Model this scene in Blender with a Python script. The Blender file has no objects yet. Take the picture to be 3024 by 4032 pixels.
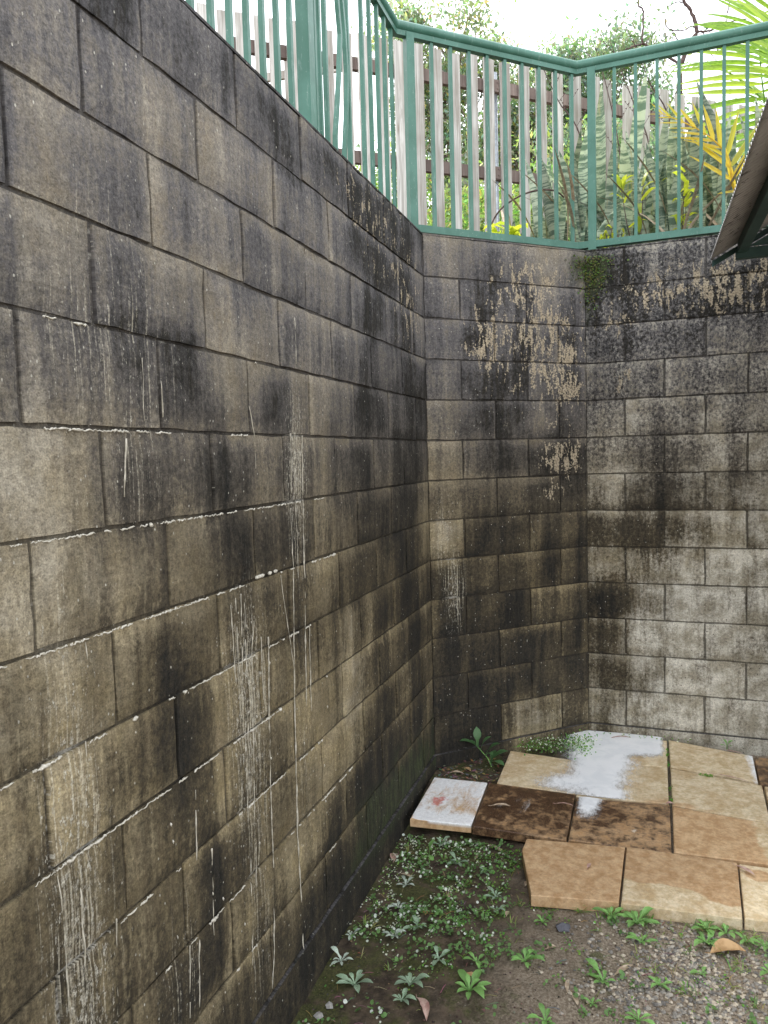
import bpy, bmesh, math, random
from mathutils import Vector, Matrix, noise as mno
from math import sin, cos, pi, radians, sqrt, exp
rnd = random.Random(7)
sc = bpy.context.scene
col = sc.collection

# ------------------------------------------------------------------ camera
cam = bpy.data.cameras.new('camera')
cam.sensor_fit = 'VERTICAL'; cam.sensor_height = 24.0
cam.lens = 2975.2 / 4032 * 24.0
cam.clip_start = 0.05; cam.clip_end = 3000
camo = bpy.data.objects.new('camera', cam); col.objects.link(camo)
yaw, pitch, roll = -0.3316, -0.0735, -0.0281
F = Vector((sin(yaw)*cos(pitch), cos(yaw)*cos(pitch), sin(pitch)))
Rv = Vector((cos(yaw), -sin(yaw), 0)); U = Rv.cross(F)
R2 = Rv*cos(roll) + U*sin(roll); U2 = -Rv*sin(roll) + U*cos(roll)
M = Matrix((R2, U2, -F)).transposed().to_4x4(); M.translation = Vector((1.0093, 0, 1.5284))
camo.matrix_world = M
sc.camera = camo

# ------------------------------------------------------------------ world, sun, exposure
SUN_EL, SUN_AZ = radians(58), radians(-48)      # az measured from +y towards +x
w = bpy.data.worlds.new('World'); sc.world = w; w.use_nodes = True
nt = w.node_tree; nt.nodes.clear()
sky = nt.nodes.new('ShaderNodeTexSky'); sky.sky_type = 'NISHITA'; sky.sun_disc = False
sky.sun_elevation = SUN_EL; sky.sun_rotation = SUN_AZ; sky.air_density = 1.0; sky.dust_density = 3.0
hs = nt.nodes.new('ShaderNodeHueSaturation'); hs.inputs['Saturation'].default_value = 0.32
tcw = nt.nodes.new('ShaderNodeTexCoord')
cn = nt.nodes.new('ShaderNodeTexNoise'); cn.inputs['Scale'].default_value = 2.2; cn.inputs['Detail'].default_value = 5
cr = nt.nodes.new('ShaderNodeMapRange'); cr.inputs[1].default_value = .35; cr.inputs[2].default_value = .6
mxw = nt.nodes.new('ShaderNodeMix'); mxw.data_type = 'RGBA'
bgw = nt.nodes.new('ShaderNodeBackground'); bgw.inputs[1].default_value = 0.13
ow = nt.nodes.new('ShaderNodeOutputWorld')
L = nt.links.new
L(tcw.outputs['Generated'], cn.inputs['Vector']); L(cn.outputs[0], cr.inputs[0]); L(sky.outputs[0], hs.inputs['Color'])
L(cr.outputs[0], mxw.inputs[0]); L(hs.outputs[0], mxw.inputs[6]); mxw.inputs[7].default_value = (9.0, 9.3, 9.8, 1)
L(mxw.outputs[2], bgw.inputs[0]); L(bgw.outputs[0], ow.inputs[0])
sl = bpy.data.lights.new('sun', 'SUN'); sl.energy = 1.3; sl.angle = radians(14); sl.color = (1, .95, .87)
so = bpy.data.objects.new('sun', sl); col.objects.link(so)
sd = Vector((sin(SUN_AZ)*cos(SUN_EL), cos(SUN_AZ)*cos(SUN_EL), sin(SUN_EL)))
so.rotation_euler = sd.to_track_quat('Z', 'Y').to_euler(); so.location = (0, 0, 12)
sc.view_settings.view_transform = 'Standard'; sc.view_settings.look = 'None'
sc.view_settings.gamma = 1.0; sc.view_settings.use_curve_mapping = False
sc.view_settings.exposure = 1.5

# ------------------------------------------------------------------ helpers
def origin(o):
    v = Vector((0, 0, 0))
    while o: v += o.location; o = o.parent
    return v

def mk(name, vs, fs, mats, parent=None, uv=None, attrs=None, smooth=False, midx=None):
    me = bpy.data.meshes.new(name)
    off = origin(parent)
    me.from_pydata([(v[0]-off.x, v[1]-off.y, v[2]-off.z) for v in vs], [], fs)
    for m in (mats if isinstance(mats, (list, tuple)) else [mats]): me.materials.append(m)
    if uv:
        l = me.uv_layers.new(name='UVMap')
        idx = [0]*len(me.loops); me.loops.foreach_get('vertex_index', idx)
        fl = []
        for i in idx: fl += [uv[i][0], uv[i][1]]
        l.data.foreach_set('uv', fl)
    if attrs:
        for k, a in attrs.items():
            at = me.color_attributes.new(k, 'FLOAT_COLOR', 'POINT')
            fl = []
            for c in a: fl += [c[0], c[1], c[2], c[3] if len(c) > 3 else 1.0]
            at.data.foreach_set('color', fl)
    if midx: me.polygons.foreach_set('material_index', midx)
    if smooth: me.polygons.foreach_set('use_smooth', [True]*len(me.polygons))
    me.update()
    o = bpy.data.objects.new(name, me); col.objects.link(o)
    if parent: o.parent = parent
    return o

def inst(name, me, parent, mat4):
    """linked copy of a mesh, placed by a world matrix"""
    o = bpy.data.objects.new(name, me); col.objects.link(o); o.parent = parent
    o.matrix_local = Matrix.Translation(-origin(parent)) @ mat4
    return o

def thing(name, label, cat, loc=(0, 0, 0), group=None, kind=None):
    o = bpy.data.objects.new(name, None); col.objects.link(o); o.location = loc
    return tag(o, label, cat, group, kind)

def tag(o, label=None, cat=None, group=None, kind=None):
    if label: o['label'] = label
    if cat: o['category'] = cat
    if group: o['group'] = group
    if kind: o['kind'] = kind
    return o

class MB:
    def __init__(s): s.v = []; s.f = []; s.c = []; s.u = []
    def add(s, vs, fs, c=None, u=None):
        n = len(s.v); s.v += [tuple(v) for v in vs]; s.f += [tuple(i+n for i in f) for f in fs]
        if c is not None: s.c += [c]*len(vs)
        if u is not None: s.u += u
    def box(s, o, ax, ay, az, c=None):
        """box from corner o spanned by three vectors"""
        o = Vector(o); ax = Vector(ax); ay = Vector(ay); az = Vector(az)
        s.add([o, o+ax, o+ax+ay, o+ay, o+az, o+ax+az, o+ax+ay+az, o+ay+az],
              [(0,3,2,1),(4,5,6,7),(0,1,5,4),(1,2,6,5),(2,3,7,6),(3,0,4,7)], c)
    def tube(s, pts, rad, n=6, c=None, cap=True):
        pts = [Vector(p) for p in pts]
        r = rad if isinstance(rad, (list, tuple)) else [rad]*len(pts)
        base = len(s.v); up = Vector((0.13, .21, .97))
        for i, p in enumerate(pts):
            d = (pts[min(i+1, len(pts)-1)] - pts[max(i-1, 0)]).normalized()
            a = d.cross(up)
            if a.length < .1: a = d.cross(Vector((1, 0, 0)))
            a.normalize(); b = a.cross(d)
            for k in range(n):
                t = 2*pi*k/n
                s.v.append(tuple(p + (a*cos(t) + b*sin(t))*r[i]))
                if c is not None: s.c.append(c)
        for i in range(len(pts)-1):
            for k in range(n):
                a0 = base+i*n+k; a1 = base+i*n+(k+1) % n
                s.f.append((a0, a1, a1+n, a0+n))
        if cap:
            s.f.append(tuple(base+k for k in range(n))[::-1]); s.f.append(tuple(base+(len(pts)-1)*n+k for k in range(n)))
    def build(s, name, mat, parent=None, smooth=False, attr='tint'):
        return mk(name, s.v, s.f, mat, parent, uv=s.u or None, attrs={attr: s.c} if s.c else None, smooth=smooth)

# node DSL
class T:
    def __init__(s, name):
        s.m = bpy.data.materials.new(name); s.m.use_nodes = True; s.t = s.m.node_tree; s.t.nodes.clear()
        s.out = s.t.nodes.new('ShaderNodeOutputMaterial')
        s.p = s.t.nodes.new('ShaderNodeBsdfPrincipled'); s.t.links.new(s.p.outputs[0], s.out.inputs[0])
        s.p.inputs['Specular IOR Level'].default_value = .3
    def put(s, sock, v):
        if isinstance(v, bpy.types.NodeSocket): s.t.links.new(v, sock)
        elif isinstance(v, (tuple, list)) and len(v) == 3 and sock.type == 'RGBA': sock.default_value = (*v, 1)
        else: sock.default_value = v
    def n(s, typ, ins=None, out=0, **kw):
        nd = s.t.nodes.new('ShaderNode'+typ)
        for k, v in kw.items(): setattr(nd, k, v)
        for k, v in (ins or {}).items(): s.put(nd.inputs[k], v)
        return nd.outputs[out]
    def math(s, op, a, b=0.0, c=0.0, clamp=False): return s.n('Math', {0: a, 1: b, 2: c}, operation=op, use_clamp=clamp)
    def mix(s, f, a, b, mode='MIX'): return s.n('Mix', {0: f, 6: a, 7: b}, out=2, data_type='RGBA', blend_type=mode)
    def noise(s, vec, scale, detail=4, rough=.55, dist=0): return s.n('TexNoise', {'Vector': vec, 'Scale': scale, 'Detail': detail, 'Roughness': rough, 'Distortion': dist})
    def scaled(s, vec, sc_): return s.n('Mapping', {'Vector': vec, 'Scale': sc_})
    def ramp(s, v, a, b, lo=0., hi=1.): return s.n('MapRange', {0: v, 1: a, 2: b, 3: lo, 4: hi}, interpolation_type='SMOOTHSTEP')
    def attr(s, name): 
        nd = s.t.nodes.new('ShaderNodeAttribute'); nd.attribute_name = name
        sp = s.n_node('SeparateColor'); s.t.links.new(nd.outputs['Color'], sp.inputs[0])
        return sp.outputs[0], sp.outputs[1], sp.outputs[2], nd.outputs['Color']
    def n_node(s, typ): return s.t.nodes.new('ShaderNode'+typ)
    def uv(s): return s.n('UVMap', uv_map='UVMap')
    def pos(s): return s.n('NewGeometry', out=0)
    def orand(s): return s.n('ObjectInfo', out=5)
    def objco(s): return s.n('TexCoord', out=3)
    def bump(s, h, strength=.5, dist=.01): s.put(s.p.inputs['Normal'], s.n('Bump', {'Strength': strength, 'Distance': dist, 'Height': h}))
    def fin(s, color, rough=.8, spec=None):
        s.put(s.p.inputs['Base Color'], color); s.put(s.p.inputs['Roughness'], rough)
        if spec is not None: s.p.inputs['Specular IOR Level'].default_value = spec
        return s.m
    def translucent(s, color, f=.35):
        tr = s.n('BsdfTranslucent', {0: color})
        mx = s.n_node('MixShader'); mx.inputs[0].default_value = f
        s.t.links.new(s.p.outputs[0], mx.inputs[1]); s.t.links.new(tr, mx.inputs[2]); s.t.links.new(mx.outputs[0], s.out.inputs[0])

# ------------------------------------------------------------------ materials
def wall_mat(name, mortar=False):
    t = T(name); uv = t.uv()
    m, fl, lime, _ = t.attr('stain'); pale, green, grit, _ = t.attr('tone')
    streak = t.noise(t.scaled(uv, (17, 1.5, 1)), 1, 7, .66)
    fine = t.noise(t.scaled(uv, (62, 8, 1)), 1, 4, .6)
    blotch = t.noise(uv, 5.5, 6, .62, .6)
    grain = t.noise(uv, 95, 5, .72)
    grain2 = t.noise(uv, 260, 2, .6)
    br = t.orand()
    base = t.mix(t.ramp(blotch, .36, .66), (.150, .115, .055), (.360, .288, .155))
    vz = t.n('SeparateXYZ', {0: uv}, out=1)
    base = t.mix(t.ramp(vz, .9, 2.1, 0, .82), base, t.mix(t.ramp(blotch, .36, .66), (.165, .145, .118), (.295, .27, .235)))  # upper wall greyed: lens haze painted into the base colour
    base = t.mix(t.ramp(fine, .42, .66, 0, .35), base, (.30, .23, .13))
    base = t.mix(t.math('MULTIPLY', pale, .92), base, t.mix(t.ramp(t.noise(uv, 9, 5, .6), .35, .65), (.29, .265, .205), (.60, .575, .50)))
    if mortar: base = t.mix(.45, base, (.10, .092, .075))
    # mould film: a thin translucent grey-brown film that thickens to black; cool lens haze painted in higher up
    g60 = t.noise(t.scaled(uv, (62, 48, 1)), 1, 6, .78)
    v = t.math('MULTIPLY_ADD', t.math('SUBTRACT', streak, .5), 1.25, m)
    v = t.math('MULTIPLY_ADD', t.math('SUBTRACT', blotch, .5), .75, v)
    v = t.math('MULTIPLY_ADD', t.math('SUBTRACT', fine, .5), .75, v)
    v = t.math('MULTIPLY_ADD', t.math('SUBTRACT', g60, .5), t.math('MULTIPLY_ADD', grit, 2.6, .9), v)
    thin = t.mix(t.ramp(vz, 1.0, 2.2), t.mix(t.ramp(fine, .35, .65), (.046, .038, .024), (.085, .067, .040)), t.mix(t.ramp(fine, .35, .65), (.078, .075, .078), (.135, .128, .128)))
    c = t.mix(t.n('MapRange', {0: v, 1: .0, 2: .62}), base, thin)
    c = t.mix(t.ramp(v, .54, 1.06), c, t.mix(t.ramp(fine, .35, .65), (.010, .010, .009), (.026, .023, .018)))
    # black crust with tan flakes fallen off
    fn = t.noise(t.scaled(uv, (34, 11, 1)), 1, 6, .62, .4)
    fv = t.math('MULTIPLY_ADD', fl, .25, t.math('MULTIPLY_ADD', t.math('SUBTRACT', grain, .5), .5, fn))
    fm = t.ramp(fv, .66, .71)
    fm = t.math('MULTIPLY', fm, t.ramp(fl, .05, .25))
    c = t.mix(fm, c, t.mix(t.ramp(grain, .4, .6), (.25, .205, .14), (.38, .32, .23)))
    # lime specks and runs
    ln = t.noise(t.scaled(uv, (115, 36, 1)), 1, 5, .7)
    lv = t.math('MULTIPLY_ADD', lime, .19, t.math('MULTIPLY_ADD', t.math('SUBTRACT', grain2, .5), .22, ln))
    lm = t.math('MULTIPLY', t.ramp(lv, .68, .78), t.ramp(lime, .0, .12, .35, 1))
    c = t.mix(t.math('MULTIPLY', lm, .85), c, (.50, .475, .40))
    l2 = t.noise(t.scaled(uv, (150, 2.6, 1)), 1, 6, .6, .35)
    l2v = t.math('MULTIPLY_ADD', lime, .17, t.math('MULTIPLY_ADD', t.math('SUBTRACT', grain, .5), .32, l2))
    l2m = t.math('MULTIPLY', t.ramp(l2v, .63, .76), t.ramp(lime, .12, .5))
    c = t.mix(t.math('MULTIPLY', l2m, .62), c, (.50, .46, .36))
    sp = t.n('TexVoronoi', {'Vector': t.scaled(uv, (75, 52, 1)), 'Scale': 1.0}, out=0)
    spc = t.n('TexVoronoi', {'Vector': t.scaled(uv, (75, 52, 1)), 'Scale': 1.0}, out=1)
    srnd = t.n('SeparateColor', {0: spc})
    spk = t.math('MULTIPLY', t.ramp(sp, .20, .10), t.ramp(srnd, .84, .90))
    c = t.mix(t.math('MULTIPLY', spk, .75), c, (.52, .50, .43))
    # pits in the pale blocks
    pv = t.n('TexVoronoi', {'Vector': t.scaled(uv, (95, 85, 1)), 'Scale': 1.0, 'Randomness': 1.0}, out=0)
    pc = t.n('SeparateColor', {0: t.n('TexVoronoi', {'Vector': t.scaled(uv, (95, 85, 1)), 'Scale': 1.0}, out=1)})
    pit = t.math('MULTIPLY', t.math('MULTIPLY', t.ramp(pv, .34, .2), t.ramp(pc, .86, .92)), t.math('MULTIPLY', t.ramp(pale, .35, .6), t.ramp(t.noise(uv, 3.1, 2, .5), .45, .6)))
    c = t.mix(t.math('MULTIPLY', pit, .85), c, (.05, .043, .033))
    # algae
    gv = t.math('MULTIPLY_ADD', t.math('SUBTRACT', blotch, .5), 1.2, green)
    c = t.mix(t.math('MULTIPLY', t.ramp(gv, .25, .95), .75), c, t.mix(t.ramp(fine, .4, .6), (.022, .030, .014), (.062, .078, .030)))
    if mortar:
        wl = t.math('MULTIPLY_ADD', lime, .4, t.noise(t.scaled(uv, (14, 60, 1)), 1, 5, .65))
        c = t.mix(t.ramp(wl, .70, .86), c, (.50, .48, .42))
        c = t.mix(.42, c, (.035, .03, .024))
    gm = t.math('MULTIPLY_ADD', t.math('SUBTRACT', grain, .5), 1.9, 1.0)
    gm = t.math('MULTIPLY_ADD', t.math('SUBTRACT', grain2, .5), 1.3, gm)
    gm = t.math('MULTIPLY', gm, t.math('MULTIPLY_ADD', br, .22, .89))
    cc = t.n('CombineXYZ', {0: gm, 1: gm, 2: gm})
    c = t.mix(1.0, c, cc, 'MULTIPLY')
    h = t.math('MULTIPLY_ADD', grain, .9, t.math('MULTIPLY', grain2, .35))
    h = t.math('SUBTRACT', h, t.math('MULTIPLY', fm, .25))
    h = t.math('SUBTRACT', h, t.math('MULTIPLY', pit, .8))
    h = t.math('MULTIPLY_ADD', lm, .3, h)
    t.bump(h, .75, .004)
    return t.fin(c, .88, .25)
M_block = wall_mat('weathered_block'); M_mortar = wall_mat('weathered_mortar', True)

def simple(name, c1, c2, scale=20, rough=.6, bump=.2, bd=.003, spec=.4, mult=None):
    t = T(name); p = t.objco()
    n = t.noise(p, scale, 5, .6)
    t.bump(n, bump, bd)
    return t.fin(t.mix(t.ramp(n, .35, .65), c1, c2), rough, spec)

def rail_mat():
    t = T('green_paint'); p = t.pos()
    n = t.noise(p, 6, 4, .6); n2 = t.noise(t.scaled(p, (60, 60, 12)), 1, 5, .7)
    c = t.mix(t.ramp(n, .35, .65), (.044, .140, .098), (.070, .188, .140))
    c = t.mix(t.ramp(n2, .58, .68, 0, .5), c, (.20, .30, .26))
    sp = t.ramp(t.noise(p, 140, 2, .5), .70, .75, 0, .6)
    c = t.mix(sp, c, (.35, .40, .37))
    t.bump(n2, .15, .001)
    return t.fin(c, .42, .45)
M_green = rail_mat()

def wood_mat(name, a, b, dark):
    t = T(name); p = t.objco()
    r = t.math('MULTIPLY', t.orand(), 40)
    pp = t.n('VectorMath', {0: p, 1: t.n('CombineXYZ', {0: r, 1: r, 2: r})}, operation='ADD')
    g = t.noise(t.scaled(pp, (38, 38, 1.6)), 1, 6, .65, .9)
    k = t.n('TexVoronoi', {'Vector': t.scaled(pp, (11, 11, 2.1)), 'Scale': 1.0}, out=0)
    kn = t.ramp(k, .16, .04)
    big = t.noise(pp, 3, 3, .5)
    c = t.mix(t.ramp(g, .36, .66), a, b)
    c = t.mix(t.ramp(big, .4, .7, 0, .45), c, dark)
    c = t.mix(t.math('MULTIPLY', kn, .75), c, dark)
    c = t.mix(t.ramp(t.noise(t.scaled(pp, (160, 160, 3)), 1, 3, .6), .58, .7, 0, .55), c, dark)
    br = t.math('MULTIPLY_ADD', t.orand(), .35, .80)
    c = t.mix(1.0, c, t.n('CombineXYZ', {0: br, 1: br, 2: br}), 'MULTIPLY')
    t.bump(t.math('ADD', g, kn), .5, .004)
    return t.fin(c, .85, .2)
M_paling = wood_mat('weathered_pine', (.36, .335, .30), (.62, .60, .56), (.22, .18, .135))
M_frail = wood_mat('dark_rail_wood', (.17, .13, .115), (.25, .195, .17), (.07, .05, .045))
M_galv = simple('galvanised_steel', (.32, .36, .40), (.50, .54, .58), 40, .4, .1)
M_galv.node_tree.nodes['Principled BSDF'].inputs['Metallic'].default_value = .5

def leaf_mat(name, tr=.3, rough=.5, veins=False):
    t = T(name); r, g, b, c = t.attr('tint')
    n = t.noise(t.pos(), 18, 3, .6)
    br = t.math('MULTIPLY_ADD', n, .9, .55)
    c = t.mix(1.0, c, t.n('CombineXYZ', {0: br, 1: br, 2: br}), 'MULTIPLY')
    m = t.fin(c, rough, .4); t.translucent(t.mix(1.0, c, (1.5, 1.6, .8), 'MULTIPLY'), tr)
    return m
M_leaf = leaf_mat('leaf', .4); M_leaf2 = leaf_mat('leaf_glossy', .2, .3)

def weed_mat(name, c1, c2, froth):
    t = T(name); p = t.objco(); r = t.orand()
    n = t.noise(p, 60, 3, .6)
    c = t.mix(t.ramp(n, .35, .65), c1, c2)
    f = t.n('TexVoronoi', {'Vector': t.scaled(p, (230, 230, 230)), 'Scale': 1.0}, out=0)
    c = t.mix(t.math('MULTIPLY', t.ramp(f, .48, .36), froth), c, (.80, .82, .80))
    c = t.mix(t.ramp(t.noise(p, 90, 3, .6), .62-.12*froth, .70-.12*froth, 0, froth), c, (.80, .83, .80))
    br = t.math('MULTIPLY_ADD', r, .5, .75)
    c = t.mix(1.0, c, t.n('CombineXYZ', {0: br, 1: br, 2: br}), 'MULTIPLY')
    t.translucent(c, .2); t.bump(n, .3, .002)
    return t.fin(c, .42, .45)
M_weed = [weed_mat('weed_leaf_green', (.13, .31, .06), (.22, .44, .10), .12),
          weed_mat('weed_leaf_frosted', (.12, .24, .11), (.22, .34, .19), .42),
          weed_mat('weed_leaf_white', (.14, .24, .13), (.28, .38, .26), .8),
          weed_mat('seedling_leaf', (.045, .12, .04), (.09, .20, .06), .05)]

def snake_mat():
    t = T('snake_plant_leaf'); uv = t.uv(); r = t.math('MULTIPLY', t.orand(), 30)
    uvs = t.n('VectorMath', {0: uv, 1: t.n('CombineXYZ', {0: r, 1: r, 2: 0.0})}, operation='ADD')
    n = t.noise(t.scaled(uvs, (.5, 36, 1)), 1, 4, .6, .9)
    n2 = t.noise(t.scaled(uvs, (45, 75, 1)), 1, 4, .7)
    v = t.math('MULTIPLY_ADD', t.math('SUBTRACT', n2, .5), .35, n)
    c = t.mix(t.ramp(v, .42, .58), (.12, .19, .13), (.50, .57, .43))
    wy = t.noise(t.scaled(uvs, (3, 2.2, 1)), 1, 3, .5)
    c = t.mix(t.ramp(wy, .60, .72, 0, .65), c, (.42, .36, .17))
    br = t.math('MULTIPLY_ADD', t.orand(), .85, .45)
    c = t.mix(1.0, c, t.n('CombineXYZ', {0: br, 1: br, 2: br}), 'MULTIPLY')
    t.bump(n2, .25, .002)
    t.translucent(t.mix(1.0, c, (1.3, 1.3, .7), 'MULTIPLY'), .18)
    return t.fin(c, .45, .4)
M_snake = snake_mat()

def palm_mat(name, c1, c2, c3):
    t = T(name); p = t.objco()
    n = t.noise(t.scaled(p, (3, 60, 60)), 1, 4, .6); r = t.orand()
    c = t.mix(t.ramp(n, .35, .65), c1, c2)
    c = t.mix(t.ramp(r, .55, .95, 0, .7), c, c3)
    t.translucent(t.mix(1.0, c, (1.7, 1.7, .8), 'MULTIPLY'), .5); t.bump(n, .3, .002)
    return t.fin(c, .38, .5)
M_palm = palm_mat('palm_leaflet_green', (.13, .25, .035), (.26, .42, .06), (.42, .52, .10))
M_palmy = palm_mat('palm_leaflet_yellow', (.52, .38, .04), (.66, .52, .08), (.34, .40, .06))
M_bark = simple('bark', (.11, .085, .065), (.22, .18, .15), 30, .9, .6, .01, .1)
M_twig = simple('twig_bark', (.07, .045, .04), (.15, .11, .10), 40, .85, .5, .004, .1)
M_dry = simple('dry_leaf_pale', (.30, .22, .15), (.50, .41, .30), 50, .7, .4, .002, .3)
M_dry2 = simple('dry_leaf_pink', (.36, .20, .17), (.50, .36, .30), 60, .6, .4, .002, .3)
M_dry3 = simple('dry_leaf_brown', (.36, .22, .10), (.50, .33, .17), 40, .6, .4, .002, .35)

def soil_mat():
    t = T('damp_soil'); p = t.pos()
    sx = t.n('SeparateXYZ', {0: p}); sy = t.n('SeparateXYZ', {0: p}, out=1)
    big = t.noise(p, 3.2, 5, .6); mid = t.noise(p, 16, 6, .68); fin = t.noise(p, 120, 4, .7)
    c = t.mix(t.ramp(mid, .36, .64), (.040, .030, .021), (.115, .085, .058))
    dry = t.ramp(t.math('MULTIPLY_ADD', big, 1.1, t.math('SUBTRACT', sx, t.math('MULTIPLY', sy, .12))), .62, 1.15)
    c = t.mix(t.math('MULTIPLY', dry, .85), c, t.mix(t.ramp(fin, .4, .62), (.19, .15, .108), (.37, .31, .235)))
    mossn = t.math('ADD', t.noise(p, 7, 6, .65), t.ramp(sx, .7, .1, 0, .14))
    c = t.mix(t.ramp(mossn, .56, .68, 0, .75), c, t.mix(t.ramp(fin, .4, .6), (.028, .036, .010), (.075, .085, .022)))
    c = t.mix(t.ramp(t.noise(p, 210, 3, .6), .66, .72, 0, .6), c, (.30, .26, .21))
    t.bump(t.math('MULTIPLY_ADD', fin, .5, mid), .9, .012)
    rg = t.ramp(big, .4, .6, .75, .92)
    return t.fin(c, rg, .25)
M_soil = soil_mat()

def paver_mat():
    t = T('sandstone_paver'); p = t.pos(); r = t.orand()
    wet, dark, foam, _ = t.attr('wet'); red, side, scuff, _ = t.attr('mark')
    big = t.noise(p, 6, 6, .62, .5); mid = t.noise(p, 28, 6, .68); fin = t.noise(p, 170, 4, .7)
    c = t.mix(t.ramp(mid, .36, .64), (.52, .40, .235), (.70, .59, .41))
    c = t.mix(t.ramp(big, .45, .65, 0, .5), c, (.42, .27, .12))
    wv = t.math('MULTIPLY_ADD', t.math('SUBTRACT', big, .5), .9, wet)
    wm = t.ramp(t.math('MULTIPLY_ADD', t.math('SUBTRACT', mid, .5), .35, wv), .44, .56)
    wc = t.mix(t.ramp(mid, .35, .65), (.40, .24, .115), (.56, .385, .22))
    c = t.mix(wm, c, wc)
    dv = t.math('MULTIPLY_ADD', t.math('SUBTRACT', mid, .5), 1.6, t.math('MULTIPLY_ADD', t.math('SUBTRACT', big, .5), 1.1, dark))
    dm = t.ramp(dv, .30, .80)
    c = t.mix(dm, c, t.mix(t.ramp(fin, .4, .6), (.038, .019, .010), (.12, .065, .034)))
    fn = t.noise(t.scaled(p, (26, 9, 9)), 1, 6, .7, .8)
    fv = t.math('MULTIPLY_ADD', t.math('SUBTRACT', fn, .5), 1.3, foam)
    fv = t.math('MULTIPLY_ADD', t.math('SUBTRACT', fin, .5), .4, fv)
    fm = t.math('MULTIPLY', t.ramp(fv, .34, .82), t.math('SUBTRACT', 1.0, side))
    rm = t.ramp(t.math('MULTIPLY_ADD', t.math('SUBTRACT', mid, .5), 2.2, red), .45, .85)
    c = t.mix(t.math('MULTIPLY', fm, .93), c, (.80, .81, .82))
    c = t.mix(t.math('MULTIPLY', rm, .8), c, (.50, .10, .07))
    sv = t.ramp(t.math('MULTIPLY_ADD', t.math('SUBTRACT', fn, .5), 2.0, scuff), .55, .75)
    c = t.mix(t.math('MULTIPLY', sv, .65), c, (.66, .60, .50))
    c = t.mix(t.ramp(fin, .60, .68, 0, .5), c, (.14, .08, .045))
    br = t.math('MULTIPLY_ADD', t.math('SUBTRACT', t.noise(p, 75, 5, .75), .5), .9, t.math('MULTIPLY_ADD', r, .16, .92))
    c = t.mix(1.0, c, t.n('CombineXYZ', {0: br, 1: br, 2: br}), 'MULTIPLY')
    t.bump(t.math('ADD', t.math('MULTIPLY', fin, .5), t.math('ADD', mid, t.math('MULTIPLY', fm, .3))), .35, .004)
    w2 = t.math('MAXIMUM', t.math('MULTIPLY', wm, .45), dm)
    return t.fin(c, t.n('MapRange', {0: w2, 1: 0., 2: 1., 3: .82, 4: .38}), .4)
M_paver = paver_mat()

def foam_mat():
    t = T('white_foam'); p = t.pos(); a, flow, _, _ = t.attr('dens')
    n = t.noise(t.scaled(p, (11, 11, 11)), 1, 7, .68, .5); n2 = t.noise(t.scaled(p, (70, 26, 20)), 1, 6, .72)
    v = t.math('MULTIPLY_ADD', t.math('SUBTRACT', n, .5), .8, a)
    v = t.math('MULTIPLY_ADD', t.math('SUBTRACT', n2, .5), .9, v)
    al = t.math('MULTIPLY', t.ramp(v, .10, .80), t.ramp(a, .02, .2))
    t.p.inputs['Alpha'].default_value = 1
    t.put(t.p.inputs['Alpha'], al)
    t.bump(t.math('ADD', n, t.math('MULTIPLY', n2, .5)), .35, .006)
    return t.fin(t.mix(t.ramp(n, .35, .6), (.80, .82, .84), (.90, .91, .92)), .45, .4)
M_foam = foam_mat()
M_limec = simple('lime_crust', (.45, .42, .34), (.66, .63, .55), 160, .8, .6, .003, .2)
M_limed = simple('lime_run', (.34, .31, .24), (.58, .54, .45), 55, .8, .5, .002, .2)
def tint_mat(name, rough=.85):
    t = T(name); _, _, _, c = t.attr('tint')
    n = t.noise(t.pos(), 150, 3, .6); br = t.math('MULTIPLY_ADD', n, 1.0, .5)
    return t.fin(t.mix(1.0, c, t.n('CombineXYZ', {0: br, 1: br, 2: br}), 'MULTIPLY'), rough, .3)
M_tint = tint_mat('stones')
def roof_mat():
    t = T('galvanised_roof_sheet'); p = t.pos()
    n = t.noise(p, 5, 4, .6); d = t.noise(t.scaled(p, (26, 60, 26)), 1, 4, .6, .5)
    c = t.mix(t.ramp(n, .35, .65), (.27, .265, .265), (.38, .37, .37))
    c = t.mix(t.ramp(d, .60, .66, 0, .8), c, (.035, .03, .03))
    return t.fin(c, .55, .4)
M_roof = roof_mat()
M_dgreen = simple('dark_green_timber', (.022, .060, .055), (.035, .082, .072), 12, .5, .2)

# ------------------------------------------------------------------ wall frames
A1, A2, Y1, L1 = 0.8173, 1.6046, 3.6299, 0.9823
D0 = Vector((0, 1, 0)); D1 = Vector((sin(A1), cos(A1), 0)); D2 = Vector((sin(A2), cos(A2), 0))
def nrm(d): return Vector((d.y, -d.x, 0))
N0, N1, N2 = nrm(D0), nrm(D1), nrm(D2)
O0 = Vector((0, 0, 0)); C1 = Vector((0, Y1, 0)); C2 = C1 + D1*L1
TOP = 2.6

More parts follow.
